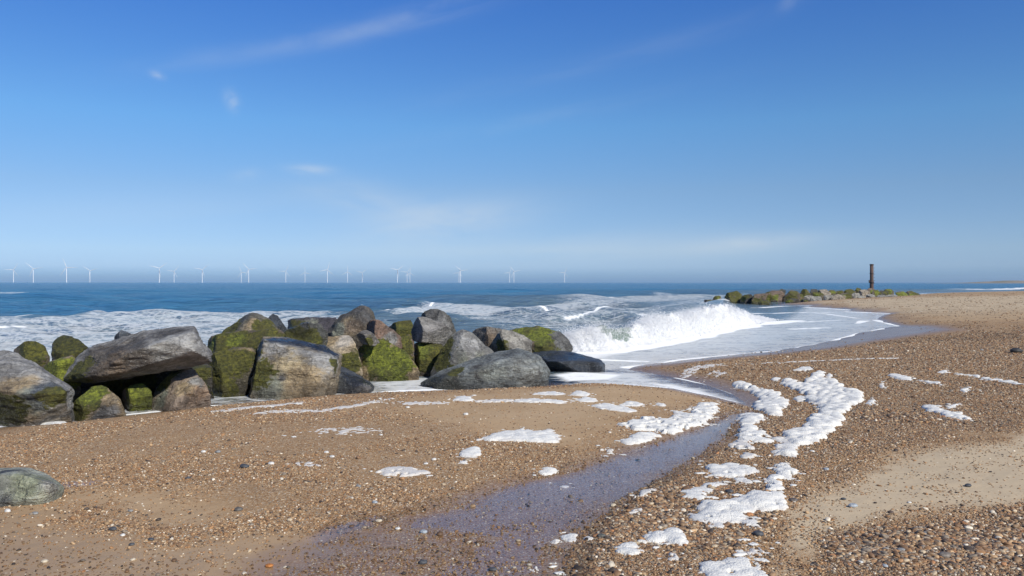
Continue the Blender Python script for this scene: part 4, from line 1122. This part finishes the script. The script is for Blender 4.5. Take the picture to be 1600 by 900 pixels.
FO = [
 ([(748, 688), (770, 677), (800, 674), (815, 668), (835, 675), (860, 673), (877, 684), (872, 690), (800, 690)], .06, 'largest lone foam mound on the brown sand below the blue grey boulder', .11, .1),
 ([(718, 712), (722, 706), (738, 699), (757, 704), (752, 712), (735, 717)], .05, 'small two lobed foam puff on the sand with a foam crumb below it', .08, .15),
 ([(713, 724), (720, 719), (733, 720), (730, 726)], .02, 'foam crumb just below the small two lobed foam puff', .05, .3),
 ([(586, 739), (605, 731), (650, 731), (668, 738), (655, 743), (600, 744)], .018, 'long flat foam smear with a white pebble on it', .06, .3, True),
 ([(839, 736), (850, 730), (865, 732), (872, 738), (862, 741), (846, 741)], .04, 'little oval foam cap near the stream bank, alone on grit', .07, .05),
 ([(928, 703), (945, 697), (962, 700), (960, 709), (940, 708)], .02, 'speckled thin foam fleck on the grit beside the stream bank', .06, .42, True),
 ([(967, 663), (980, 660), (1004, 653), (1020, 651), (1038, 657), (1062, 649), (1090, 650), (1110, 652), (1105, 663), (1078, 668), (1040, 679), (1020, 673), (990, 672)], .065, 'broad lumpy foam bank along the sandy side of the stream', .10, .28),
 ([(973, 689), (982, 681), (1010, 676), (1030, 680), (1007, 692), (985, 695)], .06, 'foam mound at the lower end of the foam bank beside the stream', .10, .15),
 ([(1046, 641), (1065, 642), (1078, 647), (1090, 631), (1122, 627), (1122, 642), (1110, 652), (1085, 656), (1065, 649)], .055, 'foam heap where the stream leaves the surf, on the sandy side', .10, .25),
 ([(1022, 631), (1032, 628), (1041, 632), (1035, 634)], .025, 'tiny foam dot alone on the smooth sand tongue', .06, .1),
 ([(968, 632), (985, 627), (1006, 631), (998, 635), (975, 635)], .03, 'short foam streak on the smooth sand tongue above the longer one', .07, .2),
 ([(918, 633), (945, 630), (975, 636), (996, 642), (985, 644), (950, 641)], .035, 'long foam streak lying across the smooth sand tongue', .08, .2),
 ([(886, 618), (896, 613), (905, 611), (923, 617), (918, 620)], .035, 'small peaked foam puff nearest the water beside the blue grey boulder', .08, .1),
 ([(832, 617), (850, 613), (868, 612), (882, 616), (870, 618)], .025, 'thin foam streak by the water edge below the blue grey boulder', .07, .25),
 ([(706, 626), (715, 620), (728, 618), (740, 625), (730, 628)], .035, 'foam puff on the sand below the dark notch of the blue grey boulder', .08, .15),
 ([(740, 627), (770, 624), (803, 624), (800, 627), (760, 629)], .02, 'thin broken foam trail linking two puffs below the blue grey boulder', .06, .35, True),
 ([(803, 627), (818, 622), (845, 625), (870, 624), (893, 627), (880, 630), (830, 629)], .032, 'low foam ribbon on the sand parallel to the water edge', .08, .2),
 ([(900, 625), (912, 620), (930, 623), (940, 627), (920, 628)], .032, 'foam puff between the peaked puff and the long streak', .08, .15),
 ([(1143, 599), (1155, 596), (1175, 602), (1192, 610), (1213, 610), (1220, 622), (1233, 627), (1227, 638), (1220, 649), (1211, 660), (1200, 655), (1202, 644), (1187, 642), (1176, 644), (1176, 633), (1189, 624), (1171, 611), (1155, 609)], .085, 'bubbly curved foam heap on the shingle at the head of the stream', .11, .22),
 ([(1152, 657), (1160, 647), (1180, 647), (1192, 652), (1188, 661), (1168, 667), (1156, 664)], .07, 'round foam lump at the stream head beside the bubbly heap', .10, .1),
 ([(1156, 667), (1172, 665), (1192, 675), (1206, 690), (1198, 695), (1178, 690), (1162, 693), (1152, 682)], .06, 'foam mass on shingle by the stream below the round lump', .09, .2),
 ([(1135, 700), (1145, 692), (1160, 690), (1175, 697), (1183, 702), (1165, 703)], .03, 'flat lacy foam on the shingle bank below the foam mass', .07, .35, True),
 ([(1156, 713), (1165, 709), (1186, 712), (1180, 716), (1165, 717)], .025, 'thin foam sliver on shingle above the wide two part foam sheet', .06, .3, True),
 ([(1222, 594), (1235, 593), (1257, 599), (1275, 580), (1288, 580), (1285, 592), (1305, 595), (1320, 607), (1347, 612), (1354, 625), (1333, 632), (1324, 644), (1312, 660), (1306, 672), (1286, 683), (1278, 693), (1248, 703), (1238, 715), (1203, 713), (1212, 689), (1232, 674), (1262, 661), (1272, 648), (1282, 641), (1278, 636), (1262, 625), (1250, 612), (1225, 604)], .10, 'biggest foam drift, a thick crooked ridge across the shingle', .12, .05),
 ([(1238, 624), (1248, 619), (1262, 621), (1260, 627), (1245, 628)], .05, 'little foam islet on bare grit inside the bend of the big drift', .08, .1),
 ([(1289, 591), (1292, 585), (1300, 584), (1303, 590), (1296, 593)], .05, 'foam knob beside the top of the big drift', .07, .1),
 ([(1238, 578), (1250, 574), (1268, 573), (1273, 577), (1255, 580)], .04, 'foam streak on shingle just above the big drift', .07, .2),
 ([(1204, 594), (1212, 590), (1222, 592), (1216, 596)], .04, 'foam puff between the two big foam heaps near the water', .07, .2),
 ([(1386, 586), (1400, 584), (1420, 588), (1431, 594), (1415, 594), (1395, 591)], .04, 'low foam strip on the open shingle landward of the big drift', .08, .2),
 ([(1432, 593), (1446, 595), (1474, 599), (1473, 602), (1450, 600)], .035, 'thin foam strip continuing inland from the low foam strip', .07, .3),
 ([(1497, 609), (1510, 605), (1521, 612), (1508, 613)], .03, 'small foam fleck on the shingle past the thin strips', .06, .3),
 ([(1464, 582), (1470, 579), (1482, 578), (1480, 582), (1470, 583)], .03, 'small foam fleck at the start of the pale foam line', .06, .2),
 ([(1490, 582), (1530, 586), (1570, 593), (1610, 600), (1610, 603), (1560, 597), (1520, 589), (1490, 584)], .03, 'long pale foam line running inland over the shingle', .07, .35),
 ([(1442, 633), (1455, 633), (1475, 640), (1490, 645), (1502, 645), (1518, 655), (1510, 660), (1492, 655), (1470, 646), (1450, 643)], .055, 'forked foam drift lying alone on the brown shingle', .09, .2),
 ([(1474, 638), (1488, 632), (1502, 630), (1500, 634), (1482, 639)], .03, 'thin foam arm above the forked foam drift', .06, .25),
 ([(1352, 630), (1360, 624), (1371, 623), (1370, 630), (1360, 633)], .035, 'lacy foam crumb beside the bend of the big drift', .07, .35),
 ([(1374, 601), (1380, 594), (1385, 600), (1380, 607), (1376, 606)], .025, 'faint upright foam fleck on the shingle beyond the big drift', .05, .35, True),
 ([(1101, 729), (1110, 726), (1147, 725), (1182, 732), (1183, 740), (1160, 746), (1183, 754), (1178, 760), (1145, 756), (1140, 747), (1107, 745)], .045, 'wide two part foam sheet on shingle midway along the stream', .09, .22),
 ([(1051, 769), (1080, 764), (1117, 752), (1136, 755), (1125, 763), (1104, 772), (1103, 784), (1067, 781)], .035, 'slanting foam sheet on shingle between the stream and the large mound', .08, .25),
 ([(1077, 813), (1101, 788), (1117, 784), (1144, 787), (1157, 776), (1190, 771), (1217, 772), (1218, 797), (1200, 800), (1165, 806), (1190, 826), (1150, 822), (1140, 829), (1110, 825)], .075, 'large creamy foam mound on the shingle', .11, .12),
 ([(1190, 768), (1192, 752), (1212, 741), (1214, 724), (1230, 722), (1245, 738), (1238, 746), (1225, 758), (1218, 769)], .05, 'speckled foam strip climbing from the large creamy mound to the smooth sand', .08, .25),
 ([(998, 848), (1015, 833), (1030, 830), (1045, 836), (1062, 827), (1073, 845), (1072, 855), (1050, 853), (1030, 850), (1010, 853)], .055, 'two humped foam mound with a lacy side at the stream edge', .08, .15),
 ([(959, 862), (975, 853), (985, 851), (1006, 862), (1000, 868), (985, 870), (965, 867)], .05, 'smooth domed foam cap below the two humped mound', .08, .05),
 ([(1044, 872), (1050, 862), (1058, 858), (1063, 868), (1056, 884), (1050, 885)], .018, 'lacy foam scrap trailing below the two humped mound', .05, .4, True),
 ([(1098, 882), (1115, 880), (1150, 872), (1180, 880), (1195, 888), (1190, 906), (1110, 912)], .035, 'foam sheet cut by the bottom picture edge', .08, .22),
 ([(1150, 866), (1175, 855), (1205, 845), (1225, 842), (1215, 858), (1190, 872), (1165, 874)], .012, 'grey lacy foam film on smooth sand above the bottom foam sheet', .05, .46, True),
 ([(993, 778), (1000, 768), (1020, 764), (1031, 766), (1008, 777)], .025, 'foam scrap on the stream bank, uppermost of three', .06, .3, True),
 ([(965, 803), (985, 797), (1009, 793), (1005, 800), (985, 806)], .02, 'foam scrap on the stream bank, middle of three', .06, .35, True),
 ([(879, 838), (888, 832), (901, 837), (895, 845), (885, 844)], .022, 'foam island in the shallow end of the stream', .06, .15),
 ([(862, 848), (868, 844), (876, 848), (870, 851)], .012, 'foam speck beside the foam island in the shallow stream', .04, .25, True),
 ([(910, 842), (920, 838), (930, 843), (920, 846)], .012, 'foam scrap on the stream bank, lowest of three', .04, .35, True),
 ([(829, 889), (836, 886), (843, 891), (838, 895)], .015, 'foam speck near the bottom edge in the stream, beside the wider one', .04, .25),
 ([(887, 891), (896, 888), (908, 893), (900, 897)], .015, 'wider foam speck near the bottom edge in the stream', .04, .25),
 ([(875, 761), (882, 758), (891, 760), (886, 764)], .012, 'foam fleck afloat on the middle of the stream', .04, .25, True),
 ([(860, 881), (868, 878), (877, 880), (870, 884)], .012, 'foam speck between the two bottom foam specks and the island', .04, .3, True),
 ([(450, 680), (480, 674), (520, 668), (560, 667), (598, 672), (560, 677), (500, 680), (465, 683)], .008, 'long greyish foam film drying on the brown grit', .06, .47, True),
 ([(430, 730), (460, 724), (480, 722), (525, 728), (500, 730), (455, 731)], .008, 'short greyish foam film on grit below the long film', .05, .49, True),
 ([(1095, 590), (1110, 580), (1130, 577), (1136, 582), (1115, 592), (1100, 596)], .012, 'foam streak on the wet shingle spit beside the surf', .07, .42, True),
 ([(1060, 588), (1070, 578), (1085, 572), (1130, 568), (1130, 571), (1092, 577), (1080, 588), (1066, 592)], .012, 'foam tongue curling round the tip of the shingle spit', .07, .38, True),
 ([(1130, 569.4), (1200, 566), (1300, 561.6), (1405, 558.7), (1405, 559.8), (1300, 563), (1200, 567.4), (1130, 571)], .012, 'very long straight foam line marking the last swash on the shingle', .07, .25),
 ([(340, 641), (380, 637), (430, 633), (475, 628), (478, 630), (430, 636), (385, 640), (345, 644)], .01, 'thin white swash film on the sand in front of the big cube', .06, .36, True),
 ([(392, 646), (440, 641), (500, 640), (560, 631), (615, 622), (618, 624), (560, 635), (500, 644), (440, 646), (398, 649)], .01, 'second thin swash film, nearer the open sand, before the big cube', .06, .40, True),
 ([(600, 630), (660, 628), (720, 630), (700, 632), (640, 633)], .01, 'thin swash film on sand below the foamy pool', .06, .38, True),
 ([(60, 652), (75, 643), (98, 641), (104, 655), (98, 663), (50, 664)], .05, 'white foam caught under the big pale boulder', .09, .12),
]
for i, fo in enumerate(FO):
    foam_patch(fo[0], fo[1], fo[2], fo[3], fo[4], seed=i * 11 + 3, flat=(len(fo) > 5))

# ------------------------------------------------------------------ shingle: many small stones, one object
m_peb, t = new_mat('pebble_stone')
pc = t.attr('pcol', 'INSTANCER').outputs['Color']
oc = t.n('ShaderNodeTexCoord').outputs['Object']
pn = t.noise(oc, 3.0, 3, .6)
pcol_ = t.mix(t.ss(pn.outputs[0], .3, .7), t.mix(1.0, pc, (.75, .74, .72), 'MULTIPLY'), pc)
pp = t.n('ShaderNodeBsdfPrincipled', None, Base_Color=pcol_, Roughness=.62)
t.n('ShaderNodeOutputMaterial', None, Surface=pp)

PAL = np.array([(0.076, 0.056, 0.042), (0.212, 0.122, 0.063), (0.379, 0.209, 0.094), (0.317, 0.201, 0.108), (0.499, 0.331, 0.178), (0.293, 0.238, 0.178), (0.581, 0.464, 0.312), (0.829, 0.734, 0.584), (0.442, 0.212, 0.089)])
PW_SH = np.array([.14, .17, .14, .17, .13, .13, .07, .03, .02]); PW_GR = np.array([.08, .17, .22, .15, .19, .08, .07, .035, .005])
ncand = 640000
yy = HY + 470 * rng.random(ncand) ** .95 + 18
dc = CAM_Z * F / (yy - HY)
ac = rng.uniform(-1, 1, ncand) * .70
PC = np.stack([dc * ac, dc], -1)
sh, gr, sm, sar, wet, sd, cc = zones(PC)
clump = fbm(xyz(PC[:, 0] * .9, PC[:, 1] * .9, 3), 4, 61) * .5 + .5
clump2 = fbm(xyz(PC[:, 0] * 3.5, PC[:, 1] * 3.5, 3), 3, 63) * .5 + .5
prob = .92 * sh + gr * .50 * sstep(clump, .30, .62) + sm * .025 + sar * .10 * sstep(clump2, .45, .7) + .02
far_b = sstep(PC[:, 1], 25, 45)
prob = np.where(far_b > .5, .26 * sstep(clump, .44, .62) + .02, prob)
prob = np.where(cc > .05, .10 * sstep(clump2, .4, .7) + .02, prob)
prob = np.where((wet > .5) & (cc < 0) & (PC[:, 1] > 14), prob * .12, prob)
prob = np.where(sd < .15, 0, np.where((wet > .6) & (cc < 0), prob * .7, prob))
kp = rng.random(ncand) < prob
PC, sh, gr, wet, dc, cc = PC[kp], sh[kp], gr[kp], wet[kp], dc[kp], cc[kp]
n = len(PC)
big = rng.random(n)
size = np.where(sh > .5, rng.lognormal(math.log(.0112), .42, n) * (.75 + .9 * sstep(fbm(xyz(PC[:, 0] * .6 + PC[:, 1] * .25, PC[:, 1] * .9, 4), 3, 67), -.3, .45)), rng.lognormal(math.log(.0115), .38, n))
size = np.maximum(size, dc * rng.uniform(.0009, .0020, n))
size = np.where(big > .996, size * rng.uniform(1.8, 2.8, n), size)
size = np.minimum(size, .055 + .0006 * dc)
pz = zground(PC)
scl = size[:, None] * np.stack([rng.uniform(.85, 1.4, n), rng.uniform(.7, 1.05, n), rng.uniform(.4, .75, n)], -1)
rot = np.stack([rng.normal(0, .22, n), rng.normal(0, .22, n), rng.uniform(0, 6.28, n)], -1)
pick = np.where(sh > .5, rng.choice(len(PAL), n, p=PW_SH / PW_SH.sum()), rng.choice(len(PAL), n, p=PW_GR / PW_GR.sum()))
pcl = PAL[pick] * rng.uniform(.75, 1.2, (n, 1)) * np.where(wet > .5, .62, 1.0)[:, None]
pcl = np.where((dc > 25)[:, None], pcl * .75, pcl)
peb = scatter('shingle', np.column_stack([PC, pz + scl[:, 2] * .22]), scl, rot, np.column_stack([pcl, np.ones(n)]), m_peb, 2, .45)
tag(peb, kind='stuff')
print('pebbles', n)

# crumbs and flecks of foam round the patches
fp2, fs2 = [], []
for fo in FO:
    if len(fo[0]) < 4: continue
    pw = gpoly(fo[0])
    nx2 = np.roll(pw, -1, 0)
    Ls = np.hypot(*(nx2 - pw).T)
    k_ = int(min(70, Ls.sum() * 9))
    ii = rng.choice(len(pw), k_, p=Ls / Ls.sum())
    tt_ = rng.random((k_, 1))
    q_ = pw[ii] * (1 - tt_) + nx2[ii] * tt_ + rng.normal(0, .055, (k_, 2)) * np.array([1.6, 1.2])
    fp2.append(q_); fs2.append(np.clip(rng.lognormal(math.log(.024), .5, k_), .008, .07))
fp2, fs2 = np.concatenate(fp2), np.concatenate(fs2)
nfl = len(fp2)
fsc = fs2[:, None] * np.stack([rng.uniform(.9, 1.9, nfl), rng.uniform(.7, 1.2, nfl), rng.uniform(.15, .4, nfl)], -1)
fl = scatter('foam_flecks', np.column_stack([fp2, zground(fp2) + fsc[:, 2] * .3]), fsc, np.stack([np.zeros(nfl), np.zeros(nfl), rng.uniform(-.6, .6, nfl)], -1), np.ones((nfl, 4)), m_foam, 2, .6)
tag(fl, kind='stuff')

# single stones large enough to be picked out
m_stone, t = new_mat('single_stone')
oc = t.n('ShaderNodeTexCoord').outputs['Object']
pc = t.attr('col').outputs['Color']
pn = t.noise(oc, 45.0, 5, .65)
p2 = t.noise(oc, 14.0, 3, .6)
cc_ = t.mix(t.ss(pn.outputs[0], .35, .7), t.mix(1.0, pc, (.6, .6, .6), 'MULTIPLY'), t.mix(1.0, pc, (1.15, 1.15, 1.12), 'MULTIPLY'))
sb = t.n('ShaderNodeBump', None, Strength=.4, Distance=.01, Height=pn.outputs[0])
sp2 = t.n('ShaderNodeBsdfPrincipled', None, Base_Color=cc_, Roughness=.6, Normal=sb)
t.n('ShaderNodeOutputMaterial', None, Surface=sp2)
WH, DK, GY, CR, BG, OR = (.68, .67, .64), (.075, .08, .09), (.27, .27, .265), (.58, .50, .38), (.38, .42, .46), (.48, .19, .05)
STONES = [(382, 728, 16, DK, 'blue black rounded pebble with a pale side on the brown grit'), (373, 797, 13, (.12, .11, .10), 'dark upright pebble on grit beside the smooth sand'), (318, 706, 8, WH, 'white pebble above the blue black rounded pebble'), (341, 706, 9, GY, 'grey pebble beside the white pebble above the blue black one'),
 (424, 724, 10, WH, 'bright white oval pebble on the grit beside the short foam film'), (510, 707, 8, WH, 'white pebble, upper one of a close pair on the grit'), (519, 714, 8, WH, 'white pebble, lower one of a close pair on the grit'), (678, 718, 8, WH, 'white round pebble beside the small two lobed foam puff'), (560, 759, 9, GY, 'half pale grey pebble above the wet sand wedge'), (586, 785, 9, BG, 'pale blue grey pebble just above the wet sand wedge'), (595, 679, 7, WH, 'white pebble at the end of the long foam film'),
 (12, 798, 10, WH, 'white pebble near the lone half buried boulder'), (55, 802, 11, GY, 'rough grey pebble below the lone half buried boulder'), (192, 836, 8, WH, 'white pebble at the rim of the smooth sand'), (206, 851, 9, DK, 'black pebble on the smooth sand'), (208, 874, 9, CR, 'cream pebble on the smooth sand'), (70, 877, 11, CR, 'flat cream pebble on the smooth sand near the picture edge'), (176, 825, 13, DK, 'flat black pebble at the rim of the smooth sand'), (236, 843, 10, DK, 'dark flat pebble on smooth sand beside the black one'), (204, 797, 9, GY, 'pale grey pebble on smooth sand hollow'), (294, 746, 9, DK, 'dark pebble on grit near the blue black rounded one'),
 (421, 883, 13, OR, 'bright orange pebble in the wet sand'), (637, 636, 7, WH, 'white pebble on sand above the foam ribbons'), (728, 646, 8, WH, 'white pebble on sand below the notched boulder'), (661, 879, 14, DK, 'dark stone in the wet sand of the shallow stream'), (770, 888, 14, DK, 'dark flat stone in the shallow stream near the bottom edge'), (592, 815, 12, CR, 'long cream pebble beside the wet sand wedge'), (622, 827, 9, WH, 'white pebble on the wet sand by the grit bar'), (662, 832, 12, BG, 'pale blue stone on the wet sand by the grit bar'),
 (1240, 781, 15, (.13, .11, .10), 'dark angular pebble casting a shadow on the smooth sand edge'), (1291, 732, 9, BG, 'pale blue pebble on the smooth sand'), (1269, 704, 8, WH, 'white pebble on the shingle beside the big foam drift'), (1333, 789, 16, BG, 'flat pale blue pebble alone on the smooth sand'), (1318, 779, 9, DK, 'small dark pebble above the flat pale blue one'), (1421, 785, 7, WH, 'white pebble alone on the smooth sand'), (1513, 759, 12, DK, 'flat dark pebble on the pale sand'), (1476, 868, 19, (.22, .19, .16), 'largest grey brown cobble in the shingle near the bottom corner'), (1462, 826, 10, WH, 'white pebble at the upper rim of the bottom shingle'), (1446, 834, 10, GY, 'round grey pebble at the upper rim of the bottom shingle'), (1383, 885, 10, BG, 'bluish pebble in the bottom shingle'), (1408, 860, 14, GY, 'long grey pebble in the bottom shingle beside a similar one'), (1384, 859, 11, (.33, .32, .30), 'pale grey pebble in the bottom shingle beside the long one'), (1344, 879, 10, WH, 'white pebble in the bottom shingle'), (1590, 852, 10, BG, 'bluish white pebble near the picture edge in the bottom shingle'), (1392, 800, 9, (.12, .08, .06), 'brown black pebble on smooth sand above the bottom shingle'), (1560, 837, 12, DK, 'dark stone in the bottom shingle near the picture edge'),
 (1185, 834, 17, DK, 'dark slate stone beside the large creamy foam mound'), (940, 837, 14, (.10, .105, .095), 'dark green grey stone on the stream bank'), (997, 718, 8, DK, 'small black stone standing in the stream'), (1036, 797, 11, CR, 'cream stone among foam scraps on the stream bank'), (958, 788, 10, CR, 'tan stone lying in the stream'), (1140, 767, 12, DK, 'dark stone on shingle between two foam sheets'), (1588, 547, 18, (.05, .05, .05), 'dark rock lump on the far brown shingle'), (1534, 546, 6, GY, 'grey stone on the far brown shingle beside the dark lump'), (1482, 631, 7, WH, 'white stone on shingle above the forked foam drift')]
for i, (x, y, wpx, colr, lab) in enumerate(STONES):
    gp = gproj([(x, y + wpx * .2)])[0]
    rw_ = wpx / F * gp[1] / 2
    U, Fc = ico(3)
    sq = np.array([1.0, rng.uniform(.65, .95), rng.uniform(.42, .62)])
    a = rng.uniform(-.5, .5)
    V = U * sq
    V = V * (1 + .18 * fbm(U * 1.3 + i * 3.7, 3, i)[:, None] + .05 * fbm(U * 4 + i, 2, i)[:, None])
    V = np.column_stack([V[:, 0] * math.cos(a) - V[:, 1] * math.sin(a), V[:, 0] * math.sin(a) + V[:, 1] * math.cos(a), V[:, 2]]) * rw_
    V = V + np.array([gp[0], gp[1], gp[2] + rw_ * .28])
    o = mesh_np('pebble', V, Fc, m_stone, dict(col=np.tile((*colr, 1), (len(V), 1))), True, None, (float(gp[0]), float(gp[1]), float(gp[2])))
    tag(o, lab, 'pebble', 'single pebbles lying on the beach')

# ------------------------------------------------------------------ marker post on the far groyne
def simple_mat(name, colr, rough=.6, metal=0.0, var=None, scale=8):
    m, t = new_mat(name)
    oc = t.n('ShaderNodeTexCoord').outputs['Object']
    nz = t.noise(oc, scale, 5, .65)
    c = t.mix(t.ss(nz.outputs[0], .35, .68), colr, var or tuple(q * .75 for q in colr))
    b = t.n('ShaderNodeBump', None, Strength=.3, Distance=.02, Height=nz.outputs[0])
    p_ = t.n('ShaderNodeBsdfPrincipled', None, Base_Color=c, Roughness=rough, Metallic=metal, Normal=b)
    t.n('ShaderNodeOutputMaterial', None, Surface=p_)
    return m


def lathe(prof, seg=20):
    V, Fc = [], []
    for r_, z_ in prof:
        for k in range(seg):
            a = 2 * math.pi * k / seg
            V.append((r_ * math.cos(a), r_ * math.sin(a), z_))
    for i in range(len(prof) - 1):
        for k in range(seg):
            Fc.append((i * seg + k, i * seg + (k + 1) % seg, (i + 1) * seg + (k + 1) % seg, (i + 1) * seg + k))
    return np.array(V, float), np.array(Fc)


def pobj(name, VF, mat, par, loc=(0, 0, 0), smooth=True):
    o = mesh_np(name, VF[0], VF[1], mat, None, smooth)
    o.parent = par
    o.location = loc
    return o


def box(sx, sy, sz, c=(0, 0, 0)):
    V = np.array([(x * sx / 2 + c[0], y * sy / 2 + c[1], z * sz / 2 + c[2]) for x in (-1, 1) for y in (-1, 1) for z in (-1, 1)], float)
    Fc = np.array([(0, 1, 3, 2), (4, 6, 7, 5), (0, 4, 5, 1), (2, 3, 7, 6), (0, 2, 6, 4), (1, 5, 7, 3)])
    return V, Fc


m_rust = simple_mat('rusty_steel', (.075, .055, .05), .8, 0, (.13, .075, .055), 5)
m_rustd = simple_mat('dark_band', (.045, .04, .042), .75, 0, (.08, .055, .045), 6)
dP = 108.0
pb = ray(1362, 459, dP)
zt = ray(1362, 412, dP)[2]
post = bpy.data.objects.new('marker_post', None)
post.location = (pb[0], pb[1], pb[2] - .4)
COL.objects.link(post)
tag(post, 'tall dark rusty pipe post standing in the far groyne', 'post')
hp = zt - pb[2] + .4
pobj('shaft', lathe([(.25, 0), (.24, hp * .35), (.225, hp * .6), (.22, hp * .97), (.0, hp * .97)]), m_rust, post)
for zf, r_, hh_ in ((.42, .30, .20), (.70, .265, .10)):
    pobj('collar', lathe([(.2, 0), (r_, .0), (r_, hh_), (.2, hh_)]), m_rustd, post, (0, 0, hp * zf))
pobj('cap', lathe([(.2, 0), (.26, 0), (.26, .12), (.20, .15), (0, .15)]), m_rustd, post, (0, 0, hp * .96))
for k in range(6):
    pobj('rung', box(.16, .05, .05), m_rustd, post, (.29, -.06, hp * (.40 + .095 * k)), False)
pobj('bracket', box(.16, .14, .34), m_rustd, post, (-.29, 0, hp * .47), False)

# ------------------------------------------------------------------ wind farm
m_turb = simple_mat('white_turbine_paint', (.74, .75, .76), .45, 0, (.70, .71, .72), .2)
TUR = [(21, 422.4, (33, 272, 145)), (52, 420.6, (312, 80, 202)), (104, 418.5, (340, 90, 212)), (140.5, 423.6, (305, 72, 182)), (249, 419.7, (52, 285, 172)), (272, 424.8, (38, 278, 152)),
       (316, 422, (48, 282, 163)), (377, 426, (340, 96, 212)), (388.5, 421.5, (318, 82, 202)), (446.5, 424.5, (25, 270, 145)), (476.5, 426.6, (356, 104, 242)), (511.6, 422, (15, 258, 132)),
       (543, 425.4, (0, 121, 241)), (566, 426.6, (48, 285, 175)), (621, 422.4, (53, 284, 170)), (636, 426, (40, 278, 158)), (640.5, 427, (0, 122, 236)), (717, 426.6, (18, 140, 262)), (719.5, 423, (310, 85, 195)),
       (796, 426.6, (20, 265, 150)), (803, 424.5, (318, 80, 205)), (882, 426.3, (24, 268, 146))]
TL = ['first from the near picture edge over the sea', 'second along the row', 'tallest, standing highest of the row', 'fourth along, small, in a gap beyond the tallest', 'first of two over the long slab, the taller', 'shorter one just beside the taller over the long slab',
      'alone above the raised end of the long slab', 'shorter of the close pair above the jagged peak', 'taller of the close pair above the jagged peak', 'alone between the jagged peak pair and the flat slab', 'short one above the flat purple slab', 'tall one with one blade straight up before the brown summit',
      'with blades like an upright Y turned over, behind the brown summit', 'short one just past the brown summit', 'tallest of a cluster of three', 'middle tower of a cluster of three', 'last of a cluster of three, one blade upright', 'fainter one of two overlapping towers above the grey boulder', 'nearer one of two overlapping towers above the grey boulder',
      'shorter of two close towers near the end of the row', 'taller of two close towers near the end of the row', 'last of the row, alone towards the breaking wave']


def blade_mesh():
    V, Fc = [], []
    prof = [(1.0, .9, .9), (3.0, 1.0, .9), (8.0, 1.9, .55), (14, 1.7, .42), (24, 1.15, .28), (33, .7, .16), (39, .35, .08), (40, .05, .03)]
    for z_, w_, th in prof:
        w_ *= 1.0
        V += [(-w_ * .35, 0, z_), (w_ * .1, -th, z_), (w_, 0, z_), (w_ * .1, th, z_)]
    for i in range(len(prof) - 1):
        for k in range(4):
            Fc.append((i * 4 + k, i * 4 + (k + 1) % 4, (i + 1) * 4 + (k + 1) % 4, (i + 1) * 4 + k))
    return np.array(V, float), np.array(Fc)


def make_turbine():
    root = bpy.data.objects.new('wind_turbine', None)
    COL.objects.link(root)
    pobj('tower', lathe([(1.5, -.5), (1.4, 10), (1.25, 30), (1.0, 58.8), (0, 58.8)], 14), m_turb, root)
    pobj('nacelle', box(3.4, 10.5, 3.4, (0, 2.6, 60)), m_turb, root, smooth=False)
    pobj('rotor_hub', lathe([(0, 0), (1.2, .4), (1.7, 1.6), (1.7, 3.2), (0, 3.2)], 14), m_turb, root, (0, -5.9, 60)).rotation_euler = (R(-90), 0, 0)
    for k in range(3):
        pobj('blade', blade_mesh(), m_turb, root, (0, -4.4, 60))
    return root


def copy_tree(o, parent=None):
    c = o.copy()
    COL.objects.link(c)
    c.parent = parent
    for ch in o.children:
        copy_tree(ch, c)
    return c


proto = make_turbine()
for i, ((px, hy, bl), lab) in enumerate(zip(TUR, TL)):
    o = proto if i == 0 else copy_tree(proto)
    dT = (60 + SEA - CAM_Z) * F / (HY + .4 - hy)
    o.location = ((px - 800) / F * dT, dT, SEA)
    o.rotation_euler = (0, 0, R(18) - math.atan((px - 800) / F) * 0.0)
    bs = [c for c in o.children if c.name.startswith('blade')]
    for b_, a_ in zip(bs, bl):
        b_.rotation_euler = (0, R(a_), 0)
    tag(o, 'white offshore wind turbine, ' + lab, 'wind turbine', 'wind turbines on the horizon')

# ------------------------------------------------------------------ distant dunes
m_dune = simple_mat('distant_dunes', (.33, .27, .21), .9, 0, (.16, .16, .11), .02)
nx_, ny_ = 160, 30
xs_ = np.linspace(1060, 3400, nx_); 
V = []
for j in range(ny_):
    v = j / (ny_ - 1)
    for x in xs_:
        y0 = 1900 - (x - 1060) * .42
        hgt = 6.0 * sstep(np.array([x]), 1170, 1260)[0] + 1.3 * sstep(np.array([x]), 1060, 1140)[0]
        V.append((x, y0 + v * 420, SEA - .5 + hgt * math.sin(math.pi * min(1, v * 1.0)) ** .7 * sstep(np.array([v]), 0.0, .35)[0]))
V = np.array(V)
V[:, 2] += np.maximum(V[:, 2] - SEA, 0) * .35 * fbm(V * np.array([.012, .012, 0]), 4, 401)
dn = mesh_np('distant_dunes', V, grid_faces(ny_, nx_), m_dune)
tag(dn, kind='structure')

# ------------------------------------------------------------------ sea haze: one box of thin even air round everything
m_haze = bpy.data.materials.new('haze_air')
m_haze.use_nodes = True
h = NT(m_haze.node_tree)
pv = h.n('ShaderNodeVolumePrincipled', None, Density=4.6e-5, Anisotropy=0.0)
pv.inputs['Color'].default_value = (.70, .86, 1, 1)
ho = h.n('ShaderNodeOutputMaterial')
h.t.links.new(pv.outputs[0], ho.inputs['Volume'])
hb_ = box(36000, 17000, 118, (0, 7600, 118 / 2 - 4.0))
tag(mesh_np('haze', hb_[0], hb_[1], m_haze, None, False), kind='stuff')
